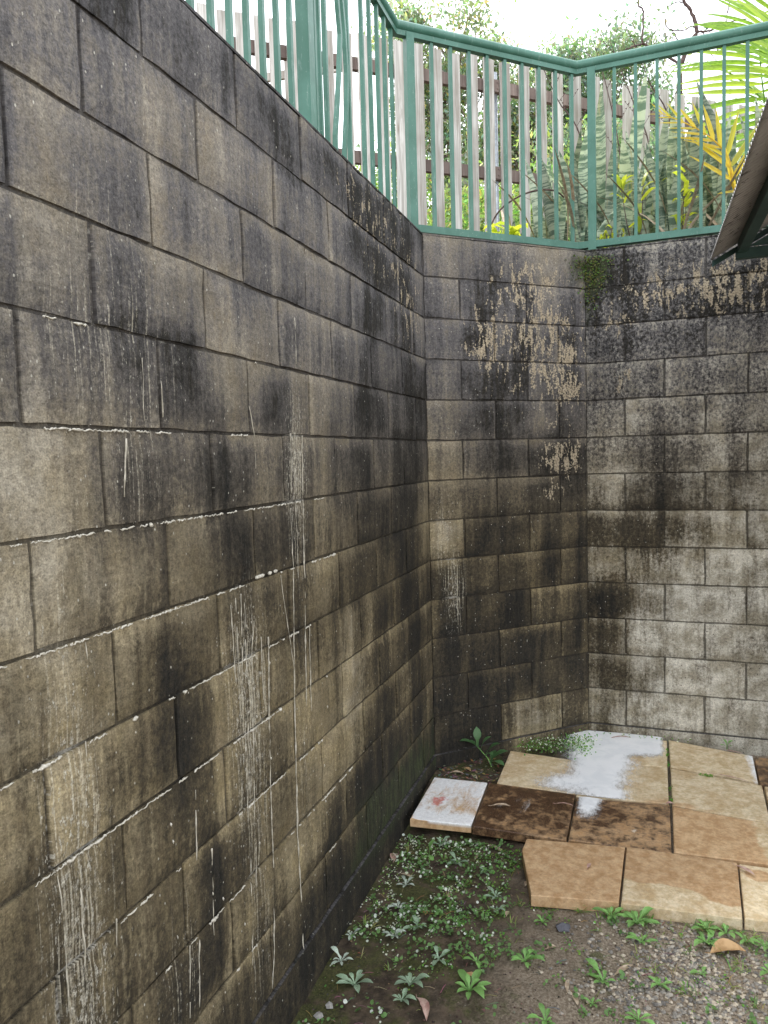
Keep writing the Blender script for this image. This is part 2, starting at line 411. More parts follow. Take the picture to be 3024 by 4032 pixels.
# mould amounts 0-9 read cell by cell (half a block long, one course high)
GL = ['55555666776654 ', '33354456678886', '44534555678885', '34534366665677', '55673745677788', '11656563685786',
      '11236764467783', '43555543676774', '22554453457687', '44433321264685', '44465432378475', '55563326886686', '66666688999998']
GL = [r.replace(' ', '') for r in GL]
GM = ['46535', '57656', '68787', '46876', '46656', '35788', '55566', '27667', '65667', '66858', '99768', '99757', '98434']
GR = ['87677', '77688', '65654', '66443', '34533', '35433', '24432', '54521', '44321', '83111', '62011', '74211', '32101']
def cell(G, u0, s, z):
    i = (s-u0)/.2; j = (TOP-.1-z)/.2
    nc = len(G[0]); i = min(max(i, 0), nc-1); j = min(max(j, 0), 12)
    i0 = min(int(i), nc-2); j0 = min(int(j), 11); fi = i-i0; fj = j-j0
    fi = fi*fi*(3-2*fi); fj = fj*fj*(3-2*fj)
    g = lambda a, b: int(G[b][a])/8.3
    return (g(i0, j0)*(1-fi)+g(i0+1, j0)*fi)*(1-fj) + (g(i0, j0+1)*(1-fi)+g(i0+1, j0+1)*fi)*fj
def sm(a, b, x):
    t = max(0, min(1, (x-a)/(b-a))); return t*t*(3-2*t)
def blob(s, z, cs, cz, rs, rz):
    return exp(-((s-cs)/rs)**2 - ((z-cz)/rz)**2)
def stain(wi, s, z):
    """(mould, flakes, lime) , (pale, green, grit) at a place on wall wi"""
    b = lambda *a: blob(s, z, *a)
    fl = lime = pale = green = 0; grit = .12
    if wi == 0:
        m = cell(GL, .93, s, z)*(1-.2*sm(1.5, 1.9, z)*(1-sm(2.3, 2.9, s))) + .34*sm(2.33, 2.52, z)
        fl = .42*b(3.35, 2.2, .22, .22) + .38*b(2.9, 2.45, .5, .2)
        lime = .95*b(1.10, .6, .10, .75) + 1.0*b(2.12, 1.5, .08, .24) + .95*b(1.77, .88, .13, .33) + .5*b(1.78, .3, .10, .4) + .45*b(1.42, .3, .15, .3) + .18*b(1.5, 1.75, .35, .25) + .35*b(1.25, 1.9, .3, .3) + .4*b(2.1, .6, .1, .8) + .32*b(1.35, 1.5, .12, .2)
        m += .25*b(1.55, 1.77, .09, .08) + .3*b(1.98, 1.72, .06, .09) + .25*b(1.75, 1.32, .12, .10) - .25*b(1.7, 1.78, .06, .12)
        green = .62*max(0, min(1, (.42-z)/.3))*max(0, min(1, (s-2.25)/.3))*max(0, min(1, (z+.12)/.12)) + .25*b(2.8, 1.1, .2, .3)
        pale = .12 + .25*b(1.0, 1.45, .2, .4) + .2*b(2.55, .75, .12, .25)
    elif wi == 1:
        m = cell(GM, .1, s, z)
        fl = .30*b(.65, 2.1, .4, .45) + .6*b(.6, 2.42, .2, .1) + .8*b(.35, 2.1, .09, .14) + .95*b(.72, 2.12, .16, .14) + .85*b(.85, 1.88, .12, .12) + 1.0*b(.78, 1.5, .12, .10) + .8*b(.9, 1.5, .05, .1) + .5*b(.75, 1.3, .06, .06)
        lime = .6*b(.06, 1.2, .05, .2) + .75*b(.13, .78, .06, .18) + .35*b(.12, .95, .08, .2)
        green = .9*b(.95, 2.5, .10, .12) + .25*b(.7, .25, .3, .25)
        pale = .1 + .3*b(.62, .1, .35, .1) + .25*b(.1, 1.12, .08, .1)
    else:
        m = cell(GR, .1, s, z)
        fl = .55*b(.35, 2.35, .2, .12) + .9*b(.72, 2.35, .22, .14) + .75*b(.15, 2.2, .08, .06) + .8*b(.20, 1.9, .04, .07)
        grit = .3 + .8*max(0, min(1, (z-1.3)/.5))
        lime = .13*max(0, min(1, (z-1.5)/.4)) + .9*b(.20, 1.92, .035, .07)
        pale = min(1, .52 + .55*max(0, min(1, (1.2-z)/.6))*max(0, min(1, (s-.15)/.25)) + .5*b(.35, .55, .12, .09) + .4*b(.68, .72, .25, .08) + .35*b(.7, .1, .2, .1) + .25*max(0, min(1, (1.9-z)/.5))*max(0, min(1, s-.2)))
        green = .9*b(.05, 2.5, .08, .14) + .5*b(.02, 2.25, .04, .2)
    m += .26*mno.noise(Vector((s*4+wi*9, z*4, 3.3))) + .30*mno.noise(Vector((s*9+wi*9, z*1.3, 7.7))) + .1*mno.noise(Vector((s*11+wi*9, z*11, 1.7)))
    c01 = lambda v: max(0., min(1., v))
    return (c01(m), min(.68, c01(fl)), c01(lime), 1), (c01(pale), c01(green), c01(grit), 1)

wall = thing('retaining_wall', 'stained grey concrete block retaining wall running along the left, across the corner and behind the pavers', 'wall', (C1.x, C1.y, 0))
def block(wi, O, D, N, s0, s1, z0, z1, nx, ny, jt):
    vs = []; uvs = []; st = []; tn = []
    g = .0056
    a0, a1 = s0+g*jt[0], s1-g*jt[1]; b0, b1 = z0+g*.8, z1-g*.8
    halo_t = rnd.uniform(-.4, .1); halo_s = rnd.uniform(-.3, .1); halo_b = rnd.uniform(-.2, .2); db = rnd.uniform(-.08, .08)
    prd = rnd.uniform(-.0018, .0018); tilt = rnd.uniform(-.0015, .0015)
    for j in range(ny+3):
        for i in range(nx+3):
            ii = 0 if i <= 0 else (nx if i >= nx+2 else i-1); jj = 0 if j <= 0 else (ny if j >= ny+2 else j-1)
            s = a0+(a1-a0)*ii/nx; z = b0+(b1-b0)*jj/ny
            edge = i in (0, nx+2) or j in (0, ny+2)
            if edge: d = -.03
            elif ii in (0, nx) or jj in (0, ny): d = -.003 + rnd.uniform(-.003, .001)
            else: d = rnd.uniform(-.0008, .0008)
            if not edge:
                d += prd + tilt*((s-a0)/(a1-a0)-.5)
                if ii in (0, nx): s += rnd.uniform(-.0026, .0026)
                if jj in (0, ny): z += rnd.uniform(-.0022, .0022)
            v = O + D*s + N*d; vs.append((v.x, v.y, z)); uvs.append((s+wi*10+.001*edge, z))
            S, Tn = stain(wi, s, z)
            m = S[0] + db
            fz = (z-b0)/(b1-b0); fs = (s-a0)/(a1-a0)
            m += halo_t*max(0, (fz-.72)/.28) + halo_s*max(0, 1-min(fs, 1-fs)/.16)*.8 + halo_b*max(0, 1-fz/.22)
            if edge: m = max(m, .8)
            st.append((max(0, min(1, m)), S[1], S[2], 1)); tn.append(Tn)
    W = nx+3
    fs = [(j*W+i, j*W+i+1, (j+1)*W+i+1, (j+1)*W+i) for j in range(ny+2) for i in range(W-1)]
    # orientation: want the normal along N
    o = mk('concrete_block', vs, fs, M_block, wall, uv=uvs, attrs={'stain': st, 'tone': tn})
    return o
def course(wi, O, D, N, smin, smax, first, r, end0, end1):
    """first: joint offset from the wall's own origin"""
    z1 = TOP-.2*r; z0 = z1-.2
    js = [smin]; s = first
    while s < smax-.02:
        if s > smin+.02: js.append(s)
        s += .4
    js.append(smax)
    for a, b in zip(js, js[1:]):
        nx = max(2, round((b-a)/.057))
        block(wi, O, D, N, a, b, z0, z1, nx, 4, (1 if a > smin or not end0 else .3, 1 if b < smax or not end1 else .3))
for r in range(13):
    course(0, O0, D0, N0, -.16 if r % 2 == 0 else -.36, Y1, 1.039-1.2 if r % 2 == 0 else 1.239-1.6, r, False, True)
    course(1, C1, D1, N1, 0, L1, 9 if r == 0 else (.4 if r % 2 == 0 else .2), r, True, True)
    course(2, C2, D2, N2, 0, 2.2, .2 if r % 2 == 0 else .4, r, True, False)
# mortar body following the plan, recessed from the faces
def offs(d):
    """plan polyline offset by d towards the yard"""
    P = [O0+D0*-6, C1, C2, C2+D2*6]
    def isect(p, u, q, v):
        den = u.x*v.y-u.y*v.x; t = ((q.x-p.x)*v.y-(q.y-p.y)*v.x)/den
        return p+u*t
    a = P[0]+N0*d
    b = isect(P[0]+N0*d, D0, P[1]+N1*d, D1)
    c = isect(P[1]+N1*d, D1, P[2]+N2*d, D2)
    e = P[3]+N2*d
    return a, b, c, e
def ext(name, df, db, z0, z1, mat, step=.05, zst=.05, parent=wall):
    f = offs(df); bk = offs(db)
    vs = []; uvs = []; st = []; tn = []; fs = []
    nz = max(1, round((z1-z0)/zst))
    colsn = []
    for wi, (O, D, P0, P1_) in enumerate(((O0, D0, f[0], f[1]), (C1, D1, f[1], f[2]), (C2, D2, f[2], f[3]))):
        n = max(1, round((P1_-P0).length/(step if wi else step)))
        for i in range(n+1):
            p = P0.lerp(P1_, i/n); s = (p-O).dot(D); colsn.append((p, wi, s, i == 0))
    for (p, wi, s, brk) in colsn:
        for j in range(nz+1):
            z = z0+(z1-z0)*j/nz
            vs.append((p.x, p.y, z)); uvs.append((s+wi*10, z)); S, Tn = stain(wi, s, z); st.append(S); tn.append(Tn)
    H = nz+1
    for k in range(len(colsn)-1):
        if colsn[k+1][3]: continue
        for j in range(nz): fs.append((k*H+j, (k+1)*H+j, (k+1)*H+j+1, k*H+j+1))
    # top, back
    n0 = len(vs)
    for ring, zz in ((f, z1), (bk, z1), (bk, z0)):
        for p in ring: vs.append((p.x, p.y, zz)); uvs.append((p.x*.7+p.y, p.y)); st.append((.8, 0, 0, 1)); tn.append((0, .2, .3, 1))
    for k in range(3):
        fs.append((n0+k, n0+k+1, n0+4+k+1, n0+4+k)); fs.append((n0+4+k, n0+4+k+1, n0+8+k+1, n0+8+k))
    return mk(name, vs, fs, mat, parent, uv=uvs, attrs={'stain': st, 'tone': tn})
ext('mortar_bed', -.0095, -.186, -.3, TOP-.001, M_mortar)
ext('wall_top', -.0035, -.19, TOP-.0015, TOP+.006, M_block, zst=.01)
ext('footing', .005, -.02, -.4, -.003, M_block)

# lime crusts along the bed joints of the long wall, and runs down its face
rnd.seed(11)
mb = MB()
for j, (ya, yb, dens) in {3: (1.75, 2.2, .35), 4: (1.1, 2.1, .45), 5: (1.0, 2.25, .55), 6: (.8, 2.3, .75), 7: (.75, 2.4, .85), 8: (.85, 2.25, .6), 9: (1.0, 2.35, .9), 10: (1.05, 2.3, .7), 11: (1.35, 2.5, .6), 12: (1.5, 2.4, .35)}.items():
    z = TOP-.2*j; y = ya
    while y < yb:
        L_ = rnd.uniform(.006, .034)
        if mno.noise(Vector((y*3.1, j*5.3, 0))) + .5*mno.noise(Vector((y*30, j*5.3, 5))) + rnd.uniform(-.35, .35) < dens-.74:
            n = 6; r0 = rnd.uniform(.0010, .0030)*(1.7 if rnd.random() < .08 else 1)
            pts = [(-.0015+rnd.uniform(-.001, .001), y+L_*i/(n-1), z-.0055+rnd.uniform(-.0024, .0024)) for i in range(n)]
            mb.tube(pts, [r0*f for f in (.2, .8, rnd.uniform(.7, 1.3), rnd.uniform(.7, 1.2), .8, .2)], 5)
        y += L_*.9
# thick lumps
for y0 in (1.83, 1.845, 1.86, 1.905, 1.94):
    mb.tube([(.001, y0+i*.006, TOP-1.4+.004+.001*i) for i in range(4)], [.002, .0055, .005, .002], 6)
mb.build('lime_crust', M_limec, wall, True)['kind'] = 'stuff'
DR = [[(2.084,1.606),(2.077,1.412)],[(2.112,1.607),(2.107,1.410)],[(2.166,1.600),(2.155,1.403)],
[(2.155,1.403),(2.148,1.222),(2.138,0.993),(2.125,0.721)],
[(2.065,1.380),(2.069,1.200),(2.044,0.799),(2.038,0.608),(2.030,0.363),(2.039,0.169),(2.038,0.039),(2.062,-0.150)],
[(1.980,1.213),(1.991,1.139),(2.024,1.003),(2.045,0.915),(2.050,0.864)],[(2.169,0.995),(2.161,0.709)],
[(1.695,1.157),(1.701,1.008),(1.711,0.804)],[(1.749,1.176),(1.742,0.997),(1.740,0.801),(1.737,0.594),(1.743,0.492),(1.735,0.308),(1.728,0.137)],
[(1.812,1.090),(1.793,0.998),(1.784,0.799),(1.774,0.593),(1.772,0.478),(1.764,0.290)],[(1.849,1.036),(1.849,0.845)],
[(1.893,1.026),(1.878,0.805),(1.870,0.612),(1.868,0.486),(1.869,0.396),(1.853,0.116),(1.827,0.004)],
[(1.159,1.190),(1.158,1.091)],[(1.143,1.002),(1.141,0.929)],[(1.052,0.785),(1.061,0.687),(1.059,0.585),(1.062,0.492)],
[(1.106,0.733),(1.108,0.578),(1.102,0.462)],[(1.310,1.580),(1.294,1.448)],[(1.499,0.762),(1.489,0.569)],
[(1.554,0.575),(1.548,0.344)],[(1.446,0.396),(1.431,0.215)],[(1.486,0.397),(1.471,0.212)],[(1.201,0.612),(1.191,0.442)],
[(1.834,1.674),(1.858,1.602),(1.857,1.492)],[(1.378,1.752),(1.373,1.606)],[(1.442,1.709),(1.442,1.602)],[(2.142,1.960),(2.143,1.807)],
[(1.72,1.17),(1.722,.98),(1.73,.82)],[(1.765,1.15),(1.76,.9),(1.752,.6)],[(2.10,1.40),(2.104,1.25),(2.10,1.1)]]
mb = MB()
for k, d in enumerate(DR):
    main = k in (4, 3, 11)
    pts = []; r = []
    tot = sum(abs(a[1]-b[1]) for a, b in zip(d, d[1:]))
    acc = 0
    for a, b in zip(d, d[1:]):
        n = max(2, int(abs(a[1]-b[1])/.012))
        for i in range(n):
            f = i/n; y = a[0]+(b[0]-a[0])*f; z = a[1]+(b[1]-a[1])*f
            acc_f = (acc+abs(a[1]-b[1])*f)/tot
            y += .0035*mno.noise(Vector((k*7, z*22, 0)))
            wv = .55+.9*mno.noise(Vector((k*3.1, z*34, 5)))
            rad = (.0032 if main else .0024)*max(.25 if main else 0, wv)*min(1, (1-acc_f)*9+.25)
            if rad < .0003:
                if len(pts) > 2: mb.tube(pts, r, 4)
                pts = []; r = []; continue
            pts.append((-.0003, y, z)); r.append(rad)
        acc += abs(a[1]-b[1])
    if len(pts) > 2: mb.tube(pts, r, 4)
mb.build('lime_run', M_limed, wall, True)['kind'] = 'stuff'
mb = MB()
for k in range(26):
    y = rnd.uniform(1.2, 2.3); z = rnd.uniform(-.1, 1.0)
    mb.tube([(0, y, z), (.001, y, z-.004), (.001, y+.0005, z-.009)], [.0008, rnd.uniform(.0015, .0028), .001], 5)
mb.build('lime_drop', M_limec, wall, True)['kind'] = 'stuff'

# ------------------------------------------------------------------ ground
def sm(a, b, x): 
    t = max(0, min(1, (x-a)/(b-a))); return t*t*(3-2*t)
def zg(x, y):
    z = -.165+.03*max(-2, (y-1.9)) + .05*max(0, min(1, x/.8))
    if y > 3: z = -.132 + .05*max(0, min(1, x/.8)) - 0.0 + (.055-.03*max(0, min(1, x/.8)))*sm(3.1, 3.55, y)
    if x > .28 and y > 2.75: z = min(z, -.082 - .012*sm(.5, 1, x))
    return z
def zfull(x, y):
    v = Vector((x, y, 0))
    a = .010*mno.noise(v*4) + .0055*mno.noise(v*13) + .003*mno.noise(v*37) + .0018*mno.noise(v*90)
    return zg(x, y) + a
nx, ny = 170, 250
x0, x1, y0, y1 = -.03, 2.6, .6, 4.36
vs = [(x0+(x1-x0)*i/nx, y0+(y1-y0)*j/ny, 0) for j in range(ny+1) for i in range(nx+1)]
vs = [(x, y, zfull(x, y)) for x, y, _ in vs]
fs = [(j*(nx+1)+i, j*(nx+1)+i+1, (j+1)*(nx+1)+i+1, (j+1)*(nx+1)+i) for j in range(ny) for i in range(nx)]
tag(mk('soil_ground', vs, fs, M_soil, smooth=True), kind='structure')
def plane(name, pts, z, mat):
    return tag(mk(name, [(x, y, z) for x, y in pts], [tuple(range(len(pts)))], mat), kind='structure')
plane('yard_ground', [(-.02, -60), (60, -60), (60, 4.3), (-.02, 4.5)], -.22, M_soil)
bk = offs(-.188)
M_gsoil = simple('garden_soil', (.045, .032, .022), (.11, .08, .055), 9, .9, .8, .03, .1)
plane('garden_ground', [(-400, -60), (-.19, -60), (bk[1].x, bk[1].y), (bk[2].x, bk[2].y), (70, bk[2].y-.6), (400, 0), (400, 400), (-400, 400)], 2.56, M_gsoil)

# ------------------------------------------------------------------ pavers
def paver(poly, zt, th, fn, label, tilt=(0, 0)):
    """poly: 4+ corners counterclockwise; top tessellated by clipping a fan grid; slab with real thickness"""
    cx = sum(p[0] for p in poly)/len(poly); cy = sum(p[1] for p in poly)/len(poly)
    o = thing('paver', label, 'paver', (cx, cy, zt-th))
    vs = []; fs = []; wt = []; mk_ = []
    K = 14; n = len(poly); per = 8
    ring = []
    for k in range(n):
        a = poly[k]; b = poly[(k+1) % n]
        for i in range(per): ring.append((a[0]+(b[0]-a[0])*i/per, a[1]+(b[1]-a[1])*i/per))
    R_ = len(ring)
    def put(x, y, z, s=0):
        z += tilt[0]*(x-cx)+tilt[1]*(y-cy)
        wv, mv = fn(x, y); vs.append((x, y, z)); wt.append((*wv, 1)); mk_.append((mv[0], s, mv[1], 1))
    put(cx, cy, zt)
    levels = [i/K for i in range(1, K)] + [.985, 1.0]
    jit = [rnd.uniform(-.0018, .0006) for _ in ring]
    for li, l in enumerate(levels):
        for k, (x, y) in enumerate(ring):
            zz = zt + (-.0035 if li == len(levels)-1 else (-.0006 if li == len(levels)-2 else rnd.uniform(-.0004, .0004)))
            e = 1+(jit[k] if l > .98 else 0)
            put(cx+(x-cx)*l*e, cy+(y-cy)*l*e, zz)
    for k in range(R_): fs.append((0, 1+k, 1+(k+1) % R_))
    for li in range(len(levels)-1):
        b0 = 1+li*R_; b1_ = b0+R_
        for k in range(R_): fs.append((b0+k, b1_+k, b1_+(k+1) % R_, b0+(k+1) % R_))
    b0 = 1+(len(levels)-1)*R_
    for k, (x, y) in enumerate(ring): put(x, y, zt-th*.5, 1)
    for k, (x, y) in enumerate(ring): put(x, y, zt-th, 1)
    for q in (0, 1):
        for k in range(R_): fs.append((b0+q*R_+k, b0+(q+1)*R_+k, b0+(q+1)*R_+(k+1) % R_, b0+q*R_+(k+1) % R_))
    return mk('slab', vs, fs, M_paver, o, attrs={'wet': wt, 'mark': mk_})
rnd.seed(5)
G = lambda x, y, cx, cy, rx, ry: exp(-((x-cx)/rx)**2-((y-cy)/ry)**2)
def f_white(x, y):
    foam = .66 + .4*sm(3.17, 3.07, y) + .15*sm(3.3, 3.45, y) - .15*G(x, y, .25, 3.2, .08, .1)
    if y < 3.045: foam = .1
    return (.7, .0, foam), (.85*G(x, y, .12, 3.24, .045, .07), 0)
def f_dark(x, y):
    return (.9, .74-.2*G(x, y, .6, 3.05, .1, .06), .45*G(x, y, .5, 3.33, .05, .12)+.32*G(x, y, .38, 3.2, .08, .2)), (0, 0)
def f_dark2(x, y):
    return (.9, .62 + .2*G(x, y, .8, 3.3, .1, .1) - .1*G(x, y, .95, 3.1, .2, .1), 0), (0, .5*G(x, y, .97, 3.2, .05, .03))
def f_pale(x, y): return (.30+.25*G(x, y, 1.1, 3.45, .25, .08), .0, 0), (0, 0)
def f_pale2(x, y): return (.22, .0, .75*sm(1.46, 1.53, x)), (0, 0)
def f_or(x, y): return (.98-.75*sm(1.36, 1.5, x), .12*G(x, y, 1.2, 3.4, .1, .1), 0), (0, .3*G(x, y, 1.42, 3.2, .04, .04))
def f_f1(x, y): return (.9, .0, 0), (0, .1*sm(2.72, 2.67, y))
def f_f2(x, y):
    d = .9 - 1.1*sm(2.84, 2.76, y)*sm(1.33, 1.1, x+.02) + .55*G(x, y, 1.0, 2.74, .05, .04) + 0*x
    d -= .9*sm(2.76, 2.70, y)
    return (d, .15*G(x, y, 1.2, 2.85, .06, .04), 0), (0, 0)
def f_f3(x, y): return (.05 + .95*G(x, y, 1.41, 2.97, .06, .05) + .7*G(x, y, 1.46, 2.8, .03, .03), 0, 0), (0, 0)
T_ = -.05
pv = [
 ([(.043,3.041),(.310,3.056),(.295,3.488),(.034,3.480)], T_, .036, f_white, 'small white frosted paver with a red smear, against the long left wall', (0,0)),
 ([(.317,3.052),(.708,3.040),(.708,3.473),(.303,3.494)], T_-.002, .036, f_dark, 'dark wet brown paver next to the white frosted paver', (0,0)),
 ([(.716,3.050),(1.110,3.056),(1.117,3.478),(.716,3.448)], T_-.004, .036, f_dark2, 'mottled dark brown paver with a pale foam lick on its back left corner', (0,0)),
 ([(.339,3.504),(.709,3.480),(.716,3.868),(.336,3.915)], T_-.003, .036, f_pale, 'pale paver at the back left, beside the weeds in the wall corner', (0,0)),
 ([(.713,3.460),(1.113,3.494),(1.119,3.900),(.720,3.872)], T_-.003, .036, f_pale, 'pale paver half covered by white foam, behind the mottled dark brown one', (0,0)),
 ([(.720,3.880),(1.119,3.908),(1.127,4.270),(.700,4.275)], T_-.004, .036, f_pale, 'pale paver under the foam against the back wall', (0,0)),
 ([(1.133,3.899),(1.515,3.822),(1.533,4.150),(1.135,4.270)], T_+.001, .036, f_pale2, 'pale yellow paver with a white right edge against the back wall', (0,0)),
 ([(1.127,3.476),(1.509,3.413),(1.528,3.795),(1.133,3.885)], T_, .036, f_pale, 'pale sandy paver in the middle of the right hand row', (0,0)),
 ([(1.119,3.060),(1.501,3.066),(1.512,3.405),(1.128,3.463)], T_-.001, .036, f_or, 'orange paver with a drying pale right side, behind the front row', (0,0)),
 ([(.625,2.617),(.924,2.658),(.936,3.040),(.554,3.002),(.548,2.91)], T_, .042, f_f1, 'orange paver with a cut off left corner, first of the front row', (0,.015)),
 ([(.932,2.653),(1.320,2.672),(1.343,3.039),(.943,3.048)], T_, .042, f_f2, 'orange paver with a dry pale front edge, second of the front row', (0,.01)),
 ([(1.328,2.68),(1.72,2.70),(1.75,3.04),(1.350,3.040)], T_-.003, .04, f_f3, 'dry pale paver with small orange damp patches, at the right end of the front row', (0,0)),
 ([(1.509,3.066),(1.90,3.05),(1.91,3.41),(1.520,3.405)], T_-.002, .036, f_f3, 'pale dry paver at the right edge behind the front row', (0,0)),
 ([(1.524,3.43),(1.91,3.42),(1.93,3.80),(1.540,3.80)], T_-.006, .036, f_pale, 'sandy paver at the far right beside the middle paver', (0,0)),
 ([(1.527,3.83),(1.93,3.82),(1.95,4.20),(1.545,4.17)], T_-.012, .036, f_dark2, 'brownish paver at the far right against the back wall', (0,0)),
]
for a in pv: paver(*a)

# foam sheets lying on the pavers
def foam(pts_fn, bx, z, label):
    xa, xb, ya, yb = bx; nx_, ny_ = 60, 80
    vs = []; de = []
    for j in range(ny_+1):
        for i in range(nx_+1):
            x = xa+(xb-xa)*i/nx_; y = ya+(yb-ya)*j/ny_
            d = pts_fn(x, y)
            vs.append((x, y, z+.004*max(0, min(1, d))+.0012*mno.noise(Vector((x*40, y*40, 0))))); de.append((d, 0, 0, 1))
    fs = []
    for j in range(ny_):
        for i in range(nx_):
            q = (j*(nx_+1)+i, j*(nx_+1)+i+1, (j+1)*(nx_+1)+i+1, (j+1)*(nx_+1)+i)
            if max(de[k][0] for k in q) > .02: fs.append(q)
    tag(mk('foam_spill', vs, fs, M_foam, attrs={'dens': de}, smooth=True), label, 'foam', kind='stuff')
def fd(x, y):
    d = 1.15*sm(3.95, 4.1, y)*sm(.55, .72, x)*sm(1.13, 1.06, x)*sm(4.33, 4.27, y)
    d += 1.1*G(x, y, .80, 3.70, .13, .27)
    d += .75*G(x, y, .80, 3.95, .16, .12) + .6*G(x, y, .62, 3.56, .10, .09) + .55*G(x, y, .87, 3.50, .07, .05)
    d *= sm(3.452, 3.462, y)
    d *= sm(-.05, .02, .5-abs(y-3.9))
    return min(d, 1.2)
foam(fd, (.45, 1.13, 3.44, 4.29), -.0455, 'white soapy foam spilled from the back wall corner across the pale pavers')
foam(lambda x, y: 1.15*G(x, y, .775, 3.41, .048, .13)*sm(.712, .735, x)*sm(3.455, 3.445, y), (.70, .88, 3.2, 3.462), -.0490, 'small lick of white foam on the mottled dark brown paver')

# ------------------------------------------------------------------ balustrade
d = .14
rc = offs(-d); RA, RB, RC, RE = [Vector((p.x, p.y, 0)) for p in rc]
RE = RC + D2*3.2; RA = RB - D0*4.6
rail = thing('metal_balustrade', 'green painted metal balustrade standing on top of the block wall', 'railing', (RB.x, RB.y, TOP))
for (z0, r) in ((3.632, .030),):
    mb = MB()
    # tube with mitred corners
    P = [RA, RB, RC, RE]; n = 14
    mit = [N0, (N0+N1).normalized()/cos(.5*A1), (N1+N2).normalized()/cos(.5*(A2-A1)), N2]
    for i, p in enumerate(P):
        for k in range(n):
            t = 2*pi*k/n; mb.v.append(tuple(p + mit[i]*(cos(t)*r) + Vector((0, 0, z0+sin(t)*r*.9))))
    for i in range(3):
        for k in range(n):
            a = i*n+k; b = i*n+(k+1) % n; mb.f.append((a, b, b+n, a+n))
    mb.build('top_rail', M_green, rail, True)
def bar(name, z0, z1, hw):
    mb = MB(); P = [RA, RB, RC, RE]
    mit = [N0, (N0+N1).normalized()/cos(.5*A1), (N1+N2).normalized()/cos(.5*(A2-A1)), N2]
    for i, p in enumerate(P):
        for (a, z) in ((hw, z0), (hw, z1), (-hw, z1), (-hw, z0)): mb.v.append(tuple(p+mit[i]*a+Vector((0, 0, z))))
    for i in range(3):
        for k in range(4): a = i*4+k; b = i*4+(k+1) % 4; mb.f.append((a, b, b+4, a+4))
    mb.build(name, M_green, rail)
bar('rail_channel', 3.585, 3.612, .016)
bar('bottom_rail', 2.648, 2.684, .019)
def upright(name, O, D, N, s, w_, za, zb, dy=0):
    mb = MB(); q = O+D*s
    mb.box(q-D*w_/2-N*w_/2+Vector((0, 0, za)), D*w_, N*w_, Vector((dy, dy, zb-za)) if dy else (0, 0, zb-za))
    mb.build(name, M_green, rail)
def balu(s, O, D, N): upright('baluster', O, D, N, s, .017, 2.66, 3.59)
y = 3.631
for k in range(8, 46):
    yy = 3.631-.1045*(k-8)
    if k in (12+1, 14, 15, 18): continue
    balu(yy-RB.y, RB, D0, N0)
for yy in (3.138,): pass
upright('post', RB, D0, N0, 2.612-RB.y, .05, 2.60, 3.605)
upright('post', RB, D0, N0, .60-RB.y, .05, 2.60, 3.605)
def bent(pts, twist=0):
    mb = MB(); V = [Vector((-.14, a, b)) for a, b in pts]; w2 = .0085
    for i, p in enumerate(V):
        for a, b in ((-1, -1), (1, -1), (1, 1), (-1, 1)): mb.v.append((p.x+a*w2, p.y+b*w2, p.z))
    for i in range(len(V)-1):
        for k in range(4): a = i*4+k; b = i*4+(k+1) % 4; mb.f.append((a, b, b+4, a+4))
    o = mb.build('baluster', M_green, rail); o['label'] = 'bent green baluster'
bent([(2.905, 3.59), (2.925, 3.46), (2.938, 3.33), (2.957, 3.221), (2.935, 3.07), (2.903, 2.92), (2.875, 2.80), (2.868, 2.66)])
bent([(2.955, 3.59), (2.970, 3.47), (2.985, 3.369), (3.005, 3.263), (3.019, 3.10), (3.008, 2.96), (2.975, 2.80), (2.955, 2.66)])
balu(3.037-RB.y, RB, D0, N0); balu(2.734-RB.y, RB, D0, N0)
for k in range(10):
    if k: balu(.203+.1085*(k-1) if k < 10 else 0, RB, D1, N1)
upright('post', RB, D1, N1, .078, .042, 2.60, 3.605)
upright('post', RC, D2, N2, .084, .042, 2.60, 3.605)
upright('post', RC, D2, N2, 2.2, .042, 2.60, 3.605)
for k in range(26):
    if abs(.204+.1085*k-2.2) > .05: balu(.204+.1085*k, RC, D2, N2)
for (O, D, N, s) in ((RB, D0, N0, 2.612-RB.y), (RB, D1, N1, .078), (RC, D2, N2, .084)):
    mb = MB(); q = O+D*s; mb.box(q-D*.035-N*.035+Vector((0, 0, 2.607)), D*.07, N*.07, (0, 0, .008)); mb.build('base_plate', M_green, rail)

# ------------------------------------------------------------------ paling fence behind
FP = Vector((-1.232, 4.943, 0)); FD = Vector((.777, .629, 0)).normalized(); FN = Vector((FD.y, -FD.x, 0))
fence = thing('paling_fence', 'weathered grey timber paling fence standing behind the green balustrade', 'fence', (FP.x, FP.y, 2.56))
rnd.seed(21)
def paling(par, P, D, N, s, w_, ztop, zb=2.5, lean=0):
    mb = MB(); q = P+D*s; th = .016
    top = ztop+rnd.uniform(-.012, .012); sk = rnd.uniform(-.006, .006)
    a = q-D*w_/2+Vector((0, 0, zb)); b = q+D*w_/2+Vector((0, 0, zb)); ld = D*lean
    H = 5; vs = []
    for i in range(H+1):
        f = i/H
        for base, sgn in ((a, -1), (b, 1)):
            for off in (0, -th):
                p = base + ld*f + N*(off+.001*rnd.uniform(-1, 1)) + D*rnd.uniform(-.0012, .0012)
                zt = zb+(top+sk*sgn-zb)*f
                vs.append((p.x, p.y, zt))
    fs = []
    for i in range(H):
        o_ = i*4
        for (u, v) in ((0, 2), (2, 3), (3, 1), (1, 0)): fs.append((o_+u, o_+v, o_+4+v, o_+4+u))
    fs.append((H*4, H*4+2, H*4+3, H*4+1))
    mb.add(vs, fs); return mb.build('paling', M_paling, par)
